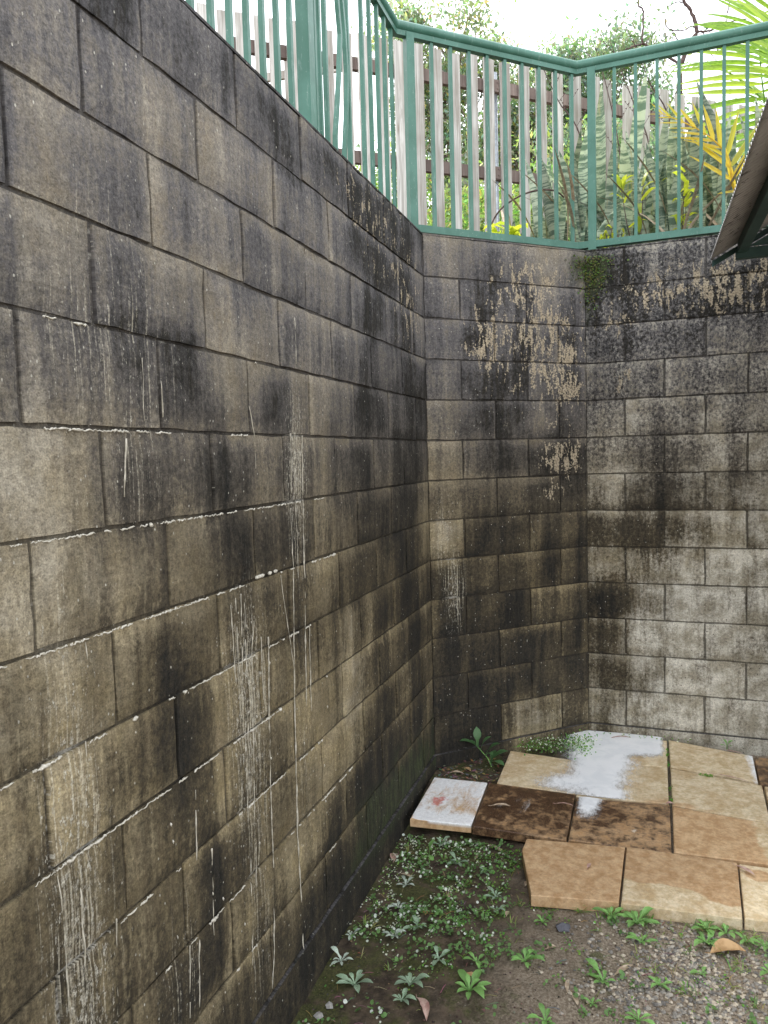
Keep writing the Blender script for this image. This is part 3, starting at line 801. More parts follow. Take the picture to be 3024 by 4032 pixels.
ls = [(-2.6,.08),(-2.44,.075),(-2.28,.085),(-2.12,.08),(-1.96,.08),(-1.8,.09),(-1.65,.075),(-1.5,.085),(-1.35,.08),(-1.2,.09),(-1.05,.08),(-.91,.08),(-.77,.075),(-.635,.075),(-.505,.07),(-.385,.07),(-.262,.072),(-.155,.078),(-.033,.085),(.125,.07),(.229,.082),(.355,.078),(.488,.08),(.635,.08),(.765,.095),(.905,.088),(1.048,.088),(1.19,.085),(1.335,.092),(1.475,.094),(1.625,.094),(1.778,.094),(1.933,.095),(2.09,.097),(2.258,.10),(2.44,.09),(2.555,.075),(2.752,.10),(2.914,.115),(3.11,.095),(3.27,.105),(3.44,.09),(3.61,.09),(3.78,.095),(3.95,.09),(4.12,.095),(4.3,.09),(4.47,.09),(4.64,.095),(4.8,.09),(4.97,.09),(5.14,.09)]
for s, w_ in ls: paling(fence, FP, FD, FN, s, w_*.93, 4.505-.012*s, lean=rnd.uniform(-.01, .01))
def frl(s0, s1, z0, z1, zt):
    mb = MB(); a = FP+FD*s0-FN*.018+Vector((0, 0, z0)); b = FP+FD*s1-FN*.018+Vector((0, 0, z1))
    mb.box(a-Vector((0, 0, zt)), b-a, -FN*.04, (0, 0, zt)); mb.build('rail', M_frail, fence)
frl(-2.6, 1.50, 4.368, 4.345, .085); frl(1.503, 3.08, 4.345, 4.30, .085); frl(3.083, 5.2, 4.30, 4.28, .085)
frl(-2.6, 1.50, 3.735, 3.70, .085); frl(1.503, 5.2, 3.70, 3.66, .085)
frl(-2.6, 1.50, 2.95, 2.94, .085); frl(1.503, 5.2, 2.94, 2.93, .085)
for s in (-1.4, 1.56, 4.0):
    mb = MB(); q = FP+FD*s-FN*.062
    mb.tube([q+Vector((0, 0, 2.3)), q+Vector((0, 0, 4.42))], .021, 12); mb.build('steel_post', M_galv, fence, True)
    for z in (4.30, 3.66):
        mb = MB(); mb.box(q-FD*.03+FN*.046+Vector((0, 0, z-.04)), FD*.06, FN*.003, (0, 0, .09))
        for dz in (-.015, .03):
            c0 = q+FN*.049+Vector((0, 0, z+dz)); mb.tube([c0, c0+FN*.006], .006, 8)
        mb.build('bracket', M_frail, fence)
# second fence farther off on the left
FP2 = Vector((-4.6, 7.9, 0)); FD2 = Vector((.99, .12, 0)).normalized(); FN2 = Vector((FD2.y, -FD2.x, 0))
f2 = thing('paling_fence', 'farther pale paling fence glimpsed through the gaps at the upper left', 'fence', (FP2.x, FP2.y, 2.56))
for k in range(12): paling(f2, FP2, FD2, FN2, .3+.17*k, .10, 6.3-.02*k, 2.5)
mb = MB(); a = FP2+Vector((0, 0, 5.85)); mb.box(a-FN2*.02, FD2*2.9, -FN2*.04, (0, 0, .09)); mb.build('rail', M_paling, f2)
mb = MB(); a = FP2+Vector((0, 0, 3.6)); mb.box(a-FN2*.02, FD2*2.9, -FN2*.04, (0, 0, .09)); mb.build('rail', M_paling, f2)

# ------------------------------------------------------------------ small corrugated roof on the right
sh = thing('small_shelter', 'low shelter with a corrugated metal roof and dark green beams at the right edge', 'shelter', (2.3, 2.4, -.15))
slope = .54; ex, ez = 1.31, 2.40; ya, yb = .5, 3.93
vs = []; fs = []; NY = int((yb-ya)/.0085); xs = [0, .02, .3, .6, .99]
for k in range(NY+1):
    yy = ya+(yb-ya)*k/NY; ph = 2*pi*yy/.034; hz = .0075*sin(ph)
    for xx in xs:
        vs.append((ex+xx, yy, ez+xx*slope+hz+.009)); vs.append((ex+xx, yy, ez+xx*slope+hz+.0075))
W_ = len(xs)*2
for k in range(NY):
    for i in range(len(xs)-1):
        a = k*W_+i*2; fs.append((a, a+2, a+2+W_, a+W_)); fs.append((a+1, a+1+W_, a+3+W_, a+3))
    fs.append((k*W_, k*W_+W_, k*W_+W_+1, k*W_+1))
mk('roof_sheet', vs, fs, M_roof, sh, smooth=True)
v2 = [(2*(ex+.99)-x+.004, y_, z) for x, y_, z in vs]
mk('roof_sheet', v2, [f[::-1] for f in fs], M_roof, sh, smooth=True)
mb = MB(); mb.box((1.318, 3.931, 2.372), (.99, 0, .99*slope), (0, .012, 0), (0, 0, .026)); mb.build('verge_trim', M_dgreen, sh)
mb = MB(); mb.box((1.420, .55, 2.412), (.042, 0, 0), (0, 3.33, 0), (0, 0, .052)); mb.build('beam', M_dgreen, sh)
mb = MB(); mb.box((1.85, .55, 2.60), (.045, 0, 0), (0, 3.33, 0), (0, 0, .07)); mb.build('beam', M_dgreen, sh)
mb = MB(); mb.box((1.416, 3.882, 2.388), (1.77, 0, 0), (0, .04, 0), (0, 0, .045)); mb.build('tie_beam', M_dgreen, sh)
mb = MB(); vsg = [(1.47, 3.875, 2.435), (3.13, 3.875, 2.435), (2.3, 3.875, 2.875), (1.47, 3.86, 2.435), (3.13, 3.86, 2.435), (2.3, 3.86, 2.875)]
mb.add(vsg, [(0, 2, 1), (3, 4, 5), (0, 1, 4, 3), (1, 2, 5, 4), (2, 0, 3, 5)]); mb.build('gable_board', M_dgreen, sh)
for px, py in ((1.95, 3.80), (1.95, .7), (3.0, 3.80), (3.0, .7)):
    mb = MB(); mb.box((px, py, -.2), (.07, 0, 0), (0, .07, 0), (0, 0, 2.62)); mb.build('post', M_dgreen, sh)

# ------------------------------------------------------------------ plants: snake plants
rnd.seed(31)
def blade(L_, W, bend, twist, seed):
    r = random.Random(seed); vs = []; fs = []; uv = []; n = 9
    for i in range(n+1):
        f = i/n
        wv = W*(.55+.45*min(1, f*3))*(1 if f < .72 else max(.02, 1-((f-.72)/.28)**1.5))
        cxx = bend*f*f*L_; z = L_*f*(1-.15*abs(bend)*f); t = twist*f + .15*sin(f*5+seed)
        wob = .012*sin(f*7+seed)
        for k, sx in enumerate((-1, 0, 1)):
            x = sx*wv/2; yv = -.28*wv*(1-abs(sx))
            vs.append((cxx+x*cos(t)-yv*sin(t), wob+x*sin(t)+yv*cos(t), z)); uv.append((sx*.5*wv*10+.5, f*L_))
    for i in range(n):
        for k in range(2): a = i*3+k; fs.append((a, a+1, a+4, a+3))
    return vs, fs, uv
def mesh_of(name, data, mat, smooth=True):
    vs, fs, uv = data; me = bpy.data.meshes.new(name); me.from_pydata(vs, [], fs); me.materials.append(mat)
    if uv:
        l = me.uv_layers.new(name='UVMap')
        for lp in me.loops: l.data[lp.index].uv = uv[lp.vertex_index]
    if smooth: me.polygons.foreach_set('use_smooth', [True]*len(me.polygons))
    return me
SN = [mesh_of('leaf', blade(rnd.uniform(.75, 1.05), rnd.uniform(.052, .078), rnd.uniform(-.18, .18), rnd.uniform(-.35, .35), k), M_snake) for k in range(9)]
SN += [mesh_of('leaf', blade(rnd.uniform(.45, .7), rnd.uniform(.05, .06), rnd.uniform(.3, .6), rnd.uniform(-.5, .5), 20+k), M_snake) for k in range(3)]
SD = [mesh_of('dead_leaf', blade(rnd.uniform(.4, .65), .02, rnd.uniform(.4, .9), rnd.uniform(-2, 2), 40+k), M_dry) for k in range(3)]
cl = [('snake plant clump at the bend of the balustrade, spilling left of the corner post', (.48, 4.72), 24, .24, .78),
      ('tall snake plant clump straight behind the corner post of the balustrade', (.78, 4.80), 26, .17, .95),
      ('snake plant clump second right of the corner post, tangled with dry stems', (1.05, 4.85), 26, .17, .98),
      ('snake plant clump under the yellow palm frond', (1.35, 4.90), 26, .18, .92),
      ('dense snake plant clump nearest the corrugated roof', (1.68, 4.90), 26, .2, 1.0),
      ('shadowy snake plant clump at the back, against the palings', (1.15, 5.35), 24, .42, 1.1),
      ('outermost snake plant clump hidden mostly behind the roof', (2.05, 4.95), 18, .2, 1.0)]
for lab, (cx, cy), n, sp, hh in cl:
    o = thing('snake_plant', lab, 'snake plant', (cx, cy, 2.56), 'snake plants behind the balustrade')
    for k in range(n):
        a = rnd.uniform(0, 2*pi); r_ = sp*sqrt(rnd.random())
        x, y_ = cx+cos(a)*r_*1.1, cy+sin(a)*r_*.8
        me = SN[rnd.randrange(9)] if rnd.random() < .84 else SN[9+rnd.randrange(3)]
        s_ = hh*rnd.uniform(.62, 1.18)
        if lab.startswith('snake plant clump at the bend'): s_ *= .60+.45*sm(.25, .65, x)
        m4 = Matrix.Translation((x, y_, 2.555)) @ Matrix.Rotation(rnd.uniform(-.13, .13), 4, 'Y') @ Matrix.Rotation(rnd.uniform(-.10, .10), 4, 'X') @ Matrix.Rotation(rnd.gauss(0, .45)+(pi if rnd.random() < .5 else 0), 4, 'Z') @ Matrix.Diagonal((s_**.5, s_**.5, s_, 1))
        inst('leaf', me, o, m4)
    for k in range(5):
        m4 = Matrix.Translation((cx+rnd.uniform(-sp, sp), cy+rnd.uniform(-.15, .1)-.06, 2.555)) @ Matrix.Rotation(rnd.uniform(0, 6), 4, 'Z') @ Matrix.Diagonal((1, 1, rnd.uniform(.7, 1.2), 1))
        inst('dead_leaf', SD[k % 3], o, m4)

# palm: trunk, fronds, leaflets
rnd.seed(41)
def leaflet(L_, W, droop):
    vs = []; fs = []; n = 7
    for i in range(n+1):
        f = i/n; w_ = W*min(1, f*6+.35)*(1 if f < .45 else max(.03, 1-((f-.45)/.55)**1.3))
        x = L_*f*(1-.12*droop*f); z = -droop*L_*.42*f*f
        for sx in (-1, 0, 1): vs.append((x, sx*w_/2, z-.22*w_*abs(sx)+.1*w_))
    for i in range(n):
        for k in range(2): a = i*3+k; fs.append((a, a+3, a+4, a+1))
    return vs, fs, None
LF = [mesh_of('leaflet', leaflet(1, .062, d_), M_palm) for d_ in (.3, .6, 1.0)]
LY = [mesh_of('leaflet', leaflet(1, .105, d_), M_palmy) for d_ in (.05, .15, .25)]
palm = thing('palm', 'palm with bright green fronds and one yellowing frond behind the roof at the right', 'palm', (2.25, 5.9, 2.56))
mb = MB(); mb.tube([(2.25, 5.9, 2.5), (2.27, 5.88, 3.0), (2.22, 5.86, 3.4)], [.07, .06, .045], 10); mb.build('trunk', M_bark, palm, True)
def cr_pts(P, n):
    P = [Vector(p) for p in P]; out = []
    for i in range(n+1):
        f = i/n*(len(P)-1); k = min(int(f), len(P)-2); t = f-k
        p0 = P[max(k-1, 0)]; p1 = P[k]; p2 = P[k+1]; p3 = P[min(k+2, len(P)-1)]
        out.append(.5*((2*p1)+(p2-p0)*t+(2*p0-5*p1+4*p2-p3)*t*t+(3*p1-p0-3*p2+p3)*t**3))
    return out
def frond(P, n, LL, up, meshes, mat, f0=.12, ang=.9, droopy=0., stem=.006):
    Q = cr_pts(P, 40); mb = MB(); mb.tube(Q, [stem*(1.4-1.1*i/40) for i in range(41)], 6)
    fr = mb.build('frond', mat, palm, True)
    up = Vector(up).normalized()
    for i in range(n):
        f = f0+(1-f0)*i/(n-1); k = min(int(f*40), 39); p = Q[k].lerp(Q[k+1], f*40-k); dr = (Q[k+1]-Q[k]).normalized()
        side = dr.cross(up).normalized()
        for sg in (-1, 1):
            a = ang*(1-.45*f)+rnd.uniform(-.06, .06)
            X = (dr*cos(a)+side*sg*sin(a)+up*rnd.uniform(-.02, .12)-Vector((0, 0, droopy*.2))).normalized()
            Y = up.cross(X).normalized(); Z = X.cross(Y)
            L_ = LL*(.55+.45*sin(pi*min(1, f*.9+.12)))*rnd.uniform(.9, 1.08)*(1-.35*max(0, f-.75)/.25)
            m4 = Matrix((X, Y, Z)).transposed().to_4x4() @ Matrix.Diagonal((L_, L_, L_, 1)); m4.translation = p
            inst('leaflet', rnd.choice(meshes), fr, m4)
# rachises as measured 3D curves
frond([(2.20, 5.85, 3.35), (1.95, 5.74, 3.45), (1.835, 5.722, 3.55), (1.778, 5.744, 3.798), (1.750, 5.756, 4.05), (1.744, 5.765, 4.218), (1.763, 5.783, 4.368), (1.83, 5.83, 4.60)], 34, .62, (.25, -.95, .15), LF, M_palm, .12, 1.75, .3)
frond([(2.25, 5.95, 3.4), (2.1, 6.3, 3.75), (1.955, 6.444, 3.95), (1.777, 6.412, 4.17), (1.493, 6.327, 4.36), (1.191, 6.227, 4.36)], 30, .42, (.1, -.5, .85), LF, M_palm, .3, .8, .9)
frond([(2.2, 5.6, 3.4), (2.0, 5.46, 3.7), (1.885, 5.456, 3.95), (1.86, 5.461, 4.25), (1.80, 5.46, 4.75)], 28, .55, (.4, -.9, .2), LF, M_palm, .25, .75, .1)
frond([(1.922, 5.577, 3.053), (1.652, 4.976, 2.916), (1.491, 4.610, 2.892), (1.435, 4.564, 3.087), (1.306, 4.528, 3.219), (1.114, 4.469, 3.316)], 11, .27, (.05, -.85, .5), LY, M_palmy, .42, .95, 0)
frond([(2.2, 5.8, 3.2), (1.95, 5.5, 3.35), (1.78, 5.35, 3.42), (1.60, 5.3, 3.30)], 22, .36, (0, -.5, .86), LF, M_palm, .25, .9, .6)
frond([(2.25, 5.8, 3.3), (2.4, 5.5, 3.9), (2.7, 5.3, 4.3), (3.2, 5.2, 4.3)], 26, .5, (0, -.3, .95), LF, M_palm, .3, .8, .8)

# bromeliad-like yellow green plant and its arching stem behind the middle rail
rnd.seed(51)
def strap(L_, W, bend, c1):
    vs = []; fs = []; n = 6
    for i in range(n+1):
        f = i/n; w_ = W*(.6+.4*sin(pi*min(1, f*1.1)))*(1 if f < .6 else max(.04, 1-((f-.6)/.4)**1.6)); a = bend*f
        x = L_*f*cos(a*.6); z = L_*f*sin(1.1-a)
        for sx in (-1, 0, 1): vs.append((x, sx*w_/2, z+.15*w_*abs(sx)))
    for i in range(n):
        for k in range(2): a = i*3+k; fs.append((a, a+3, a+4, a+1))
    return vs, fs, None
M_lime = palm_mat('lime_leaf', (.36, .42, .06), (.55, .58, .10), (.26, .36, .07))
ST = [mesh_of('leaf', strap(.20, .055, b, 0), M_lime) for b in (.8, 1.2, 1.6)]
br_ = thing('ginger_plant', 'yellow green broad leaved plant sprouting low behind the middle of the balustrade', 'plant', (.24, 4.42, 2.56))
for k in range(26):
    a = rnd.uniform(0, 2*pi); inst('leaf', ST[k % 3], br_, Matrix.Translation((.22+rnd.uniform(-.14, .12), 4.44+rnd.uniform(-.04, .06), 2.66+rnd.uniform(0, .13))) @ Matrix.Rotation(a, 4, 'Z') @ Matrix.Scale(rnd.uniform(.6, 1.1), 4))
mb = MB(); mb.tube(cr_pts([(.148, 4.361, 2.70), (.21, 4.39, 2.86), (.285, 4.421, 2.945), (.408, 4.468, 3.006), (.531, 4.511, 3.01), (.60, 4.55, 2.96)], 20), .005, 6); mb.build('stem', M_twig, br_, True)
# low fresh green shrub sprigs and mid height green leaves between the snake plants
def small_plant(name, label, cat, base, n, h, sp, mesh, sc_, grp=None):
    o = thing(name, label, cat, base, grp); mb = MB()
    for k in range(max(1, n//7)):
        top = Vector(base)+Vector((rnd.uniform(-sp, sp), rnd.uniform(-sp, sp), h*rnd.uniform(.7, 1)))
        mb.tube([base, Vector(base).lerp(top, .5)+Vector((rnd.uniform(-.02, .02), 0, .01)), top], [.004, .003, .0015], 5)
        for q in range(7):
            p = Vector(base).lerp(top, rnd.uniform(.35, 1))
            inst('leaf', mesh, o, Matrix.Translation(p) @ Matrix.Rotation(rnd.uniform(0, 6.3), 4, 'Z') @ Matrix.Rotation(rnd.uniform(-.6, .3), 4, 'Y') @ Matrix.Scale(sc_*rnd.uniform(.6, 1.1), 4))
    mb.build('stem', M_twig, o, True)
small_plant('leafy_sprig', 'fresh green sprig at the foot of the balustrade just right of the corner post', 'weed', (.86, 4.60, 2.57), 42, .22, .09, ST[1], .28)
small_plant('broadleaf_plant', 'plant with round light green leaves among the snake plants', 'plant', (1.22, 4.72, 2.57), 21, .62, .14, ST[0], .62)
small_plant('broadleaf_plant', 'yellowing leafy stems at the left side of the corner post', 'plant', (.98, 4.70, 2.57), 14, .48, .10, ST[0], .6)

# thin flower stems with beads
stems = [[(.93,5.36,2.6),(.913,5.37,2.818),(.867,5.406,3.49),(.789,5.412,3.911),(.70,5.407,4.25)],[(1.12,5.48,2.7),(1.058,5.471,3.484),(.964,5.463,3.789),(.806,5.443,4.229)],
         [(1.25,5.53,2.8),(1.186,5.528,3.648),(1.059,5.507,3.937),(.949,5.493,4.241)],[(.70,5.34,2.8),(.629,5.33,3.564),(.487,5.302,3.836),(.376,5.284,4.091)]]
nm = ['leftmost beaded flower stem rising in front of the middle palings' , '', '', '']
labs = ['beaded flower stem leaning left from the post at the corner, tallest of the dark stems', 'beaded flower stem just right of the corner post', 'beaded flower stem branching right over the snake plants', 'beaded flower stem crossing the last balusters left of the corner']
for S_, lb in zip(stems, labs):
    o = thing('flower_stem', lb, 'flower stem', S_[0], 'dark flower stems above the snake plants')
    Q = cr_pts(S_, 24); mb = MB(); mb.tube(Q, [.0065-.0045*i/24 for i in range(25)], 5)
    bd = MB()
    for k in range(8, 24, 2):
        p = Q[k]; dv = Vector((rnd.choice((-1, 1))*rnd.uniform(.5, 1), rnd.uniform(-.2, .2), 1.2)).normalized()
        q = p+dv*rnd.uniform(.10, .22); mb.tube([p, p.lerp(q, .5)+Vector((0, 0, -.01)), q], [.002, .0015, .001], 4)
        for j in range(5):
            c = p.lerp(q, .3+.16*j); bd.tube([c-Vector((0, 0, .004)), c, c+Vector((0, 0, .004))], [.002, .005, .002], 5)
    mb.build('stem', M_twig, o, True); bd.build('bead', M_twig, o, True)['kind'] = 'stuff'

# bare tree at the top right
BR = dict(
a=([(1.9,9.6,2.5),(1.55,9.2,3.6),(1.386,8.896,4.6),(1.386,8.896,5.157),(1.383,8.915,5.411),(1.379,8.927,5.589)], .05),
a2=([(1.379,8.927,5.589),(1.411,8.94,5.613),(1.5,8.987,5.822),(1.557,9.014,5.914),(1.533,9.016,6.041),(1.493,9.01,6.153),(1.437,8.997,6.231),(1.389,8.991,6.36),(1.30,8.98,6.7)], .028),
b=([(1.557,9.014,5.914),(1.629,9.039,5.916),(1.693,9.062,5.927),(1.782,9.096,5.975),(1.919,9.146,6.017),(2.063,9.198,6.043)], .014),
c=([(1.76,9.08,5.7),(1.814,9.1,5.889),(1.846,9.12,5.998),(1.875,9.142,6.158),(1.891,9.154,6.242),(1.92,9.174,6.45)], .012),
d=([(1.557,9.017,5.956),(1.501,8.999,5.975),(1.42,8.968,5.935),(1.308,8.93,5.942),(1.244,8.912,5.995),(1.25,8.9,6.08)], .009),
e=([(1.379,8.925,5.66),(1.372,8.941,5.801),(1.34,8.938,5.895),(1.308,8.93,5.942)], .009),
f=([(1.378,8.925,5.563),(1.323,8.911,5.624),(1.098,8.844,5.758),(1.014,8.818,5.803),(.938,8.791,5.784),(.841,8.755,5.749)], .016),
f2=([(1.014,8.818,5.803),(1.019,8.836,6.014),(1.023,8.848,6.15),(.971,8.836,6.219),(.983,8.846,6.295),(1.02,8.85,6.45)], .012),
g=([(1.437,8.997,6.231),(1.35,8.98,6.24),(1.26,8.96,6.20)], .008), h=([(1.62,9.04,5.916),(1.655,9.05,5.82),(1.69,9.06,5.70),(1.76,9.08,5.60)], .008))
bt = thing('bare_tree', 'bare twisting branches against the white sky at the top right', 'tree', (1.9, 9.6, 2.56))
for k, (P, r_) in BR.items():
    Q = cr_pts(P, 26); Q = [q+Vector((rnd.uniform(-.006, .006), 0, rnd.uniform(-.006, .006))) for q in Q]
    mb = MB(); mb.tube(Q, [r_*(1-.5*i/26)*rnd.uniform(.88, 1.12)*(.9) for i in range(27)], 7); mb.build('trunk' if k == 'a' else 'branch', M_twig, bt, True)
# round green epiphyte on the branch
mb = MB()
for k in range(60):
    a = rnd.uniform(0, 2*pi); p = rnd.uniform(0, pi*.6); dv = Vector((cos(a)*sin(p), sin(a)*sin(p), cos(p)))
    c = Vector((1.675, 9.055, 5.955)); s_ = dv.cross(Vector((.3, .2, .9))).normalized()
    mb.add([c+s_*.008, c-s_*.008, c+dv*rnd.uniform(.05, .085)], [(0, 1, 2)], (.09, .20, .11, 1))
tag(mb.build('epiphyte', M_leaf), 'small round green epiphyte perched on the bare branch', 'epiphyte')

# ------------------------------------------------------------------ trees behind the fence
def tree(name, label, cat, base, crown, nleaf, lsz, colr, seed, group=None, drape=.5, trunk_r=.10, dens=26):
    r = random.Random(seed); o = thing(name, label, cat, base, group)
    cx, cy, cz, rx, ry, rz = crown; b = Vector(base); c = Vector((cx, cy, cz))
    clumps = []
    for k in range(dens):
        for _ in range(20):
            p = Vector((r.uniform(-1, 1), r.uniform(-1, 1), r.uniform(-1, 1)))
            if p.length < 1: break
        p = Vector((cx+p.x*rx, cy+p.y*ry, cz+p.z*rz)); clumps.append((p, r.uniform(.16, .34)*min(rx, rz), r.uniform(.6, 1.35), r.random()))
    tk = MB(); mid = b.lerp(c, .55)+Vector((r.uniform(-.2, .2), 0, 0)); tk.tube([b, b.lerp(mid, .5), mid, c+Vector((0, 0, rz*.4))], [trunk_r, trunk_r*.8, trunk_r*.6, trunk_r*.2], 8)
    tk.build('trunk', M_bark, o, True)
    lb = MB()
    for p, rr, _, _ in clumps:
        s0 = mid.lerp(c+Vector((0, 0, rz*.3)), r.random()); m_ = s0.lerp(p, .5)+Vector((r.uniform(-.2, .2), r.uniform(-.2, .2), r.uniform(0, .25)))
        lb.tube(cr_pts([s0, m_, p], 6), [trunk_r*.28*(1-.8*i/6) for i in range(7)], 5)
    lb.build('limbs', M_bark, o, True)['kind'] = 'stuff'
    mb = MB(); per = nleaf//dens
    for p, rr, tone, cc in clumps:
        for k in range(per):
            v = Vector((r.gauss(0, .5), r.gauss(0, .5), r.gauss(0, .45)))*rr*1.5; q = p+v
            dv = Vector((r.uniform(-1, 1), r.uniform(-1, 1), r.uniform(-1, .6)-drape)).normalized()
            s_ = dv.cross(Vector((r.uniform(-1, 1), r.uniform(-1, 1), r.uniform(-1, 1)))).normalized()
            L_ = lsz*r.uniform(.6, 1.3); w_ = L_*.19
            ci = colr[0] if r.random() < .55 else (colr[1] if r.random() < .8 else colr[2])
            ci = tuple(x*tone*r.uniform(.75, 1.25) for x in ci)
            mb.add([q, q+dv*L_*.5+s_*w_, q+dv*L_, q+dv*L_*.5-s_*w_], [(0, 1, 2, 3)], (*ci, 1))
    mb.build('crown', M_leaf, o)
G1 = [(.21, .28, .20), (.30, .36, .26), (.48, .46, .22)]
G2 = [(.20, .31, .12), (.33, .43, .16), (.56, .54, .2)]
G3 = [(.18, .26, .19), (.26, .34, .26), (.35, .41, .28)]
tr = [('tall airy tree behind the fence, left of the others, drooping grey green leaves', (-2.6, 13.9, 2.5), (-2.35, 14.0, 8.1, 1.25, 1.0, 2.3), 17000, .115, G1, 1),
      ('middle airy tree with open crown behind the fence', (-1.0, 14.5, 2.5), (-1.0, 14.5, 7.2, .95, .9, 1.5), 13000, .105, G1, 2),
      ('rounded tree whose crown tops the balustrade at the corner', (.1, 15.0, 2.5), (.25, 15.1, 7.5, 1.35, 1.0, 1.5), 22000, .105, G3, 3),
      ('green tree filling the gaps low behind the fence on the left', (-2.5, 11.5, 2.5), (-2.4, 11.5, 4.6, 1.1, .8, 1.5), 14000, .10, G2, 4),
      ('yellowish green shrubby tree behind the steel fence post', (-.9, 10.8, 2.5), (-.8, 10.8, 4.3, 1.3, .8, 1.4), 18000, .095, G2, 5),
      ('dark leafy tree behind the fence near the snake plants', (.5, 11.2, 2.5), (.45, 11.3, 4.6, 1.0, .8, 1.6), 16000, .095, G3, 6)]
for lab, b, c, n, l, cc, sd_ in tr: tree('leafy_tree', lab, 'tree', b, c, n, l, cc, sd_, 'trees beyond the paling fence')

# ------------------------------------------------------------------ weeds and litter on the ground
rnd.seed(61)
def wl(L_, W, up, seed):
    r = random.Random(seed); vs = []; fs = []; n = 6
    for i in range(n+1):
        f = i/n; w_ = W*(.30+.25*f if f < .35 else .39+.61*sin(pi*min(1, (f-.2)/.8))**.8) if f < 1 else .05*W
        x = L_*f; z = up*L_*(f-.75*f*f)+.004
        for sx in (-1, 0, 1): vs.append((x, sx*w_/2*(1+.06*sin(f*19+seed)), z+.18*w_*abs(sx)))
    for i in range(n):
        for k in range(2): a = i*3+k; fs.append((a, a+3, a+4, a+1))
    return vs, fs, None
WL = {q: [mesh_of('leaf', wl(1, .30, u, k), M_weed[q]) for k, u in enumerate((.5, .8, 1.1))] for q in range(4)}
W_ = [ # x, y, size, frost, leaves, label
((.134,2.125),.062,1,9,'long leaved weed with white flecks, nearest the bare pale patch at the wall foot'),
((.05,2.219),.050,2,10,'frothy white weed against the foot of the long wall'),
((.037,2.346),.034,2,7,'small white coated weed tight against the long wall'),
((.186,2.373),.046,2,9,'white speckled rosette a hand away from the long wall'),
((.311,2.157),.052,1,10,'upper of two touching white flecked rosettes in the front'),
((.305,2.085),.046,1,9,'lower of two touching white flecked rosettes in the front'),
((.253,2.436),.055,1,8,'frosted weed with a bright pointed leaf, mid left'),
((.368,2.283),.042,1,8,'flecked weed in the open soil between two rosettes'),
((.383,2.492),.036,0,7,'small green weed above the open soil'),
((.50,2.160),.074,0,12,'largest rosette at the front, green with a few white flecks'),
((.493,2.298),.046,0,8,'green rosette just behind the largest front one'),
((.49,2.651),.040,1,8,'pale weed left of the cut corner paver'),
((.51,2.573),.034,1,7,'little pale weed below the one beside the cut corner paver'),
((.645,2.329),.060,0,11,'bright green rosette with toothed leaves in the middle of the soil'),
((.675,2.543),.030,0,8,'small light green weed left of the dark grey stone'),
((.889,2.296),.062,0,9,'broad leaved bright green rosette at the left edge of the gravel'),
((.90,2.615),.060,0,12,'bushy light green weed under the joint of the two front pavers'),
((.985,2.600),.068,0,14,'full bright green rosette right of the paver joint'),
((1.0,2.502),.048,0,10,'green weed just in front of the full bright rosette'),
((1.051,2.332),.040,0,9,'feathery green weed standing in the gravel'),
((.864,2.192),.030,0,7,'tiny green weed in front of the gravel'),
((.992,2.160),.046,0,9,'green weed at the bottom of the picture below the gravel'),
((.739,2.085),.048,0,9,'green weed at the bottom edge, left of centre of the soil'),
((1.206,2.640),.050,0,13,'fine leaved weed under the front edge of the second front paver'),
((1.202,2.570),.058,0,12,'leafy weed left of the big tan leaf'),
((1.268,2.640),.048,0,10,'weed with pointed leaves behind the big tan leaf'),
((1.325,2.610),.040,0,9,'small weed right behind the big tan leaf'),
((1.385,2.600),.046,0,10,'weed at the right edge below the last front paver'),
((1.174,2.410),.036,0,8,'sparse weed in front of the big tan leaf'),
((1.375,2.470),.044,0,9,'weed at the right edge in front of the tan leaf'),
((.299,2.846),.050,1,9,'pale grey green weed midway between the white paver and the mossy soil'),
((.199,2.975),.050,1,9,'frosted green rosette just in front of the white paver'),
((.134,2.679),.042,2,8,'white dotted weed in the mossy strip by the long wall'),
((.150,2.53),.040,2,8,'whitish weed low on the mossy strip by the long wall'),
((.42,2.80),.032,1,7,'pale small weed in front of the dark brown paver')]
for (x, y_), s_, q, n, lab in W_:
    z = zfull(x, y_); o = thing('weed_rosette', lab, 'weed', (x, y_, z), 'rosette weeds on the bare soil')
    a0 = rnd.uniform(0, 6)
    for k in range(n):
        a = a0+k*2.4+rnd.uniform(-.25, .25); sc_ = s_*1.15*rnd.uniform(.5, 1.1)*(1 if k < n*.6 else .55)
        inst('leaf', WL[q][k % 3], o, Matrix.Translation((x, y_, z+.002+.0015*(k/n))) @ Matrix.Rotation(a, 4, 'Z') @ Matrix.Rotation(-.25*(k >= n*.6)-rnd.uniform(0, .2), 4, 'Y') @ Matrix.Scale(sc_, 4))
# upright sprout in the wall corner and two leaf sprout in the moss
def sprout(name, label, base, pts, leaves, L_, q=0):
    o = thing(name, label, 'seedling', base); mb = MB(); Q = cr_pts([base]+pts, 12); mb.tube(Q, [.0035-.002*i/12 for i in range(13)], 5)
    mb.build('stem', M_weed[0], o, True)
    for f, az, el, s_ in leaves:
        p = Q[int(f*12)]; inst('leaf', WL[q][1], o, Matrix.Translation(p) @ Matrix.Rotation(az, 4, 'Z') @ Matrix.Rotation(-el, 4, 'Y') @ Matrix.Diagonal((L_*s_, L_*s_*1.35, L_*s_, 1)))
sprout('seedling', 'glossy green seedling with paired leaves in the dark wall corner', (.275, 3.72, -.085), [(.255, 3.73, -.04), (.22, 3.74, -.005), (.195, 3.74, .02)],
       [(1, 1.9, 1.2, 1.0), (1, 3.4, .1, .95), (.75, .3, .7, .9), (.75, 3.0, .2, .9), (.5, .2, .5, 1.0), (.5, 5.4, .2, .8), (.3, .4, .3, 1.1), (.25, 5.8, -.1, .9), (.2, 1.2, .7, .8)], .10, 3)
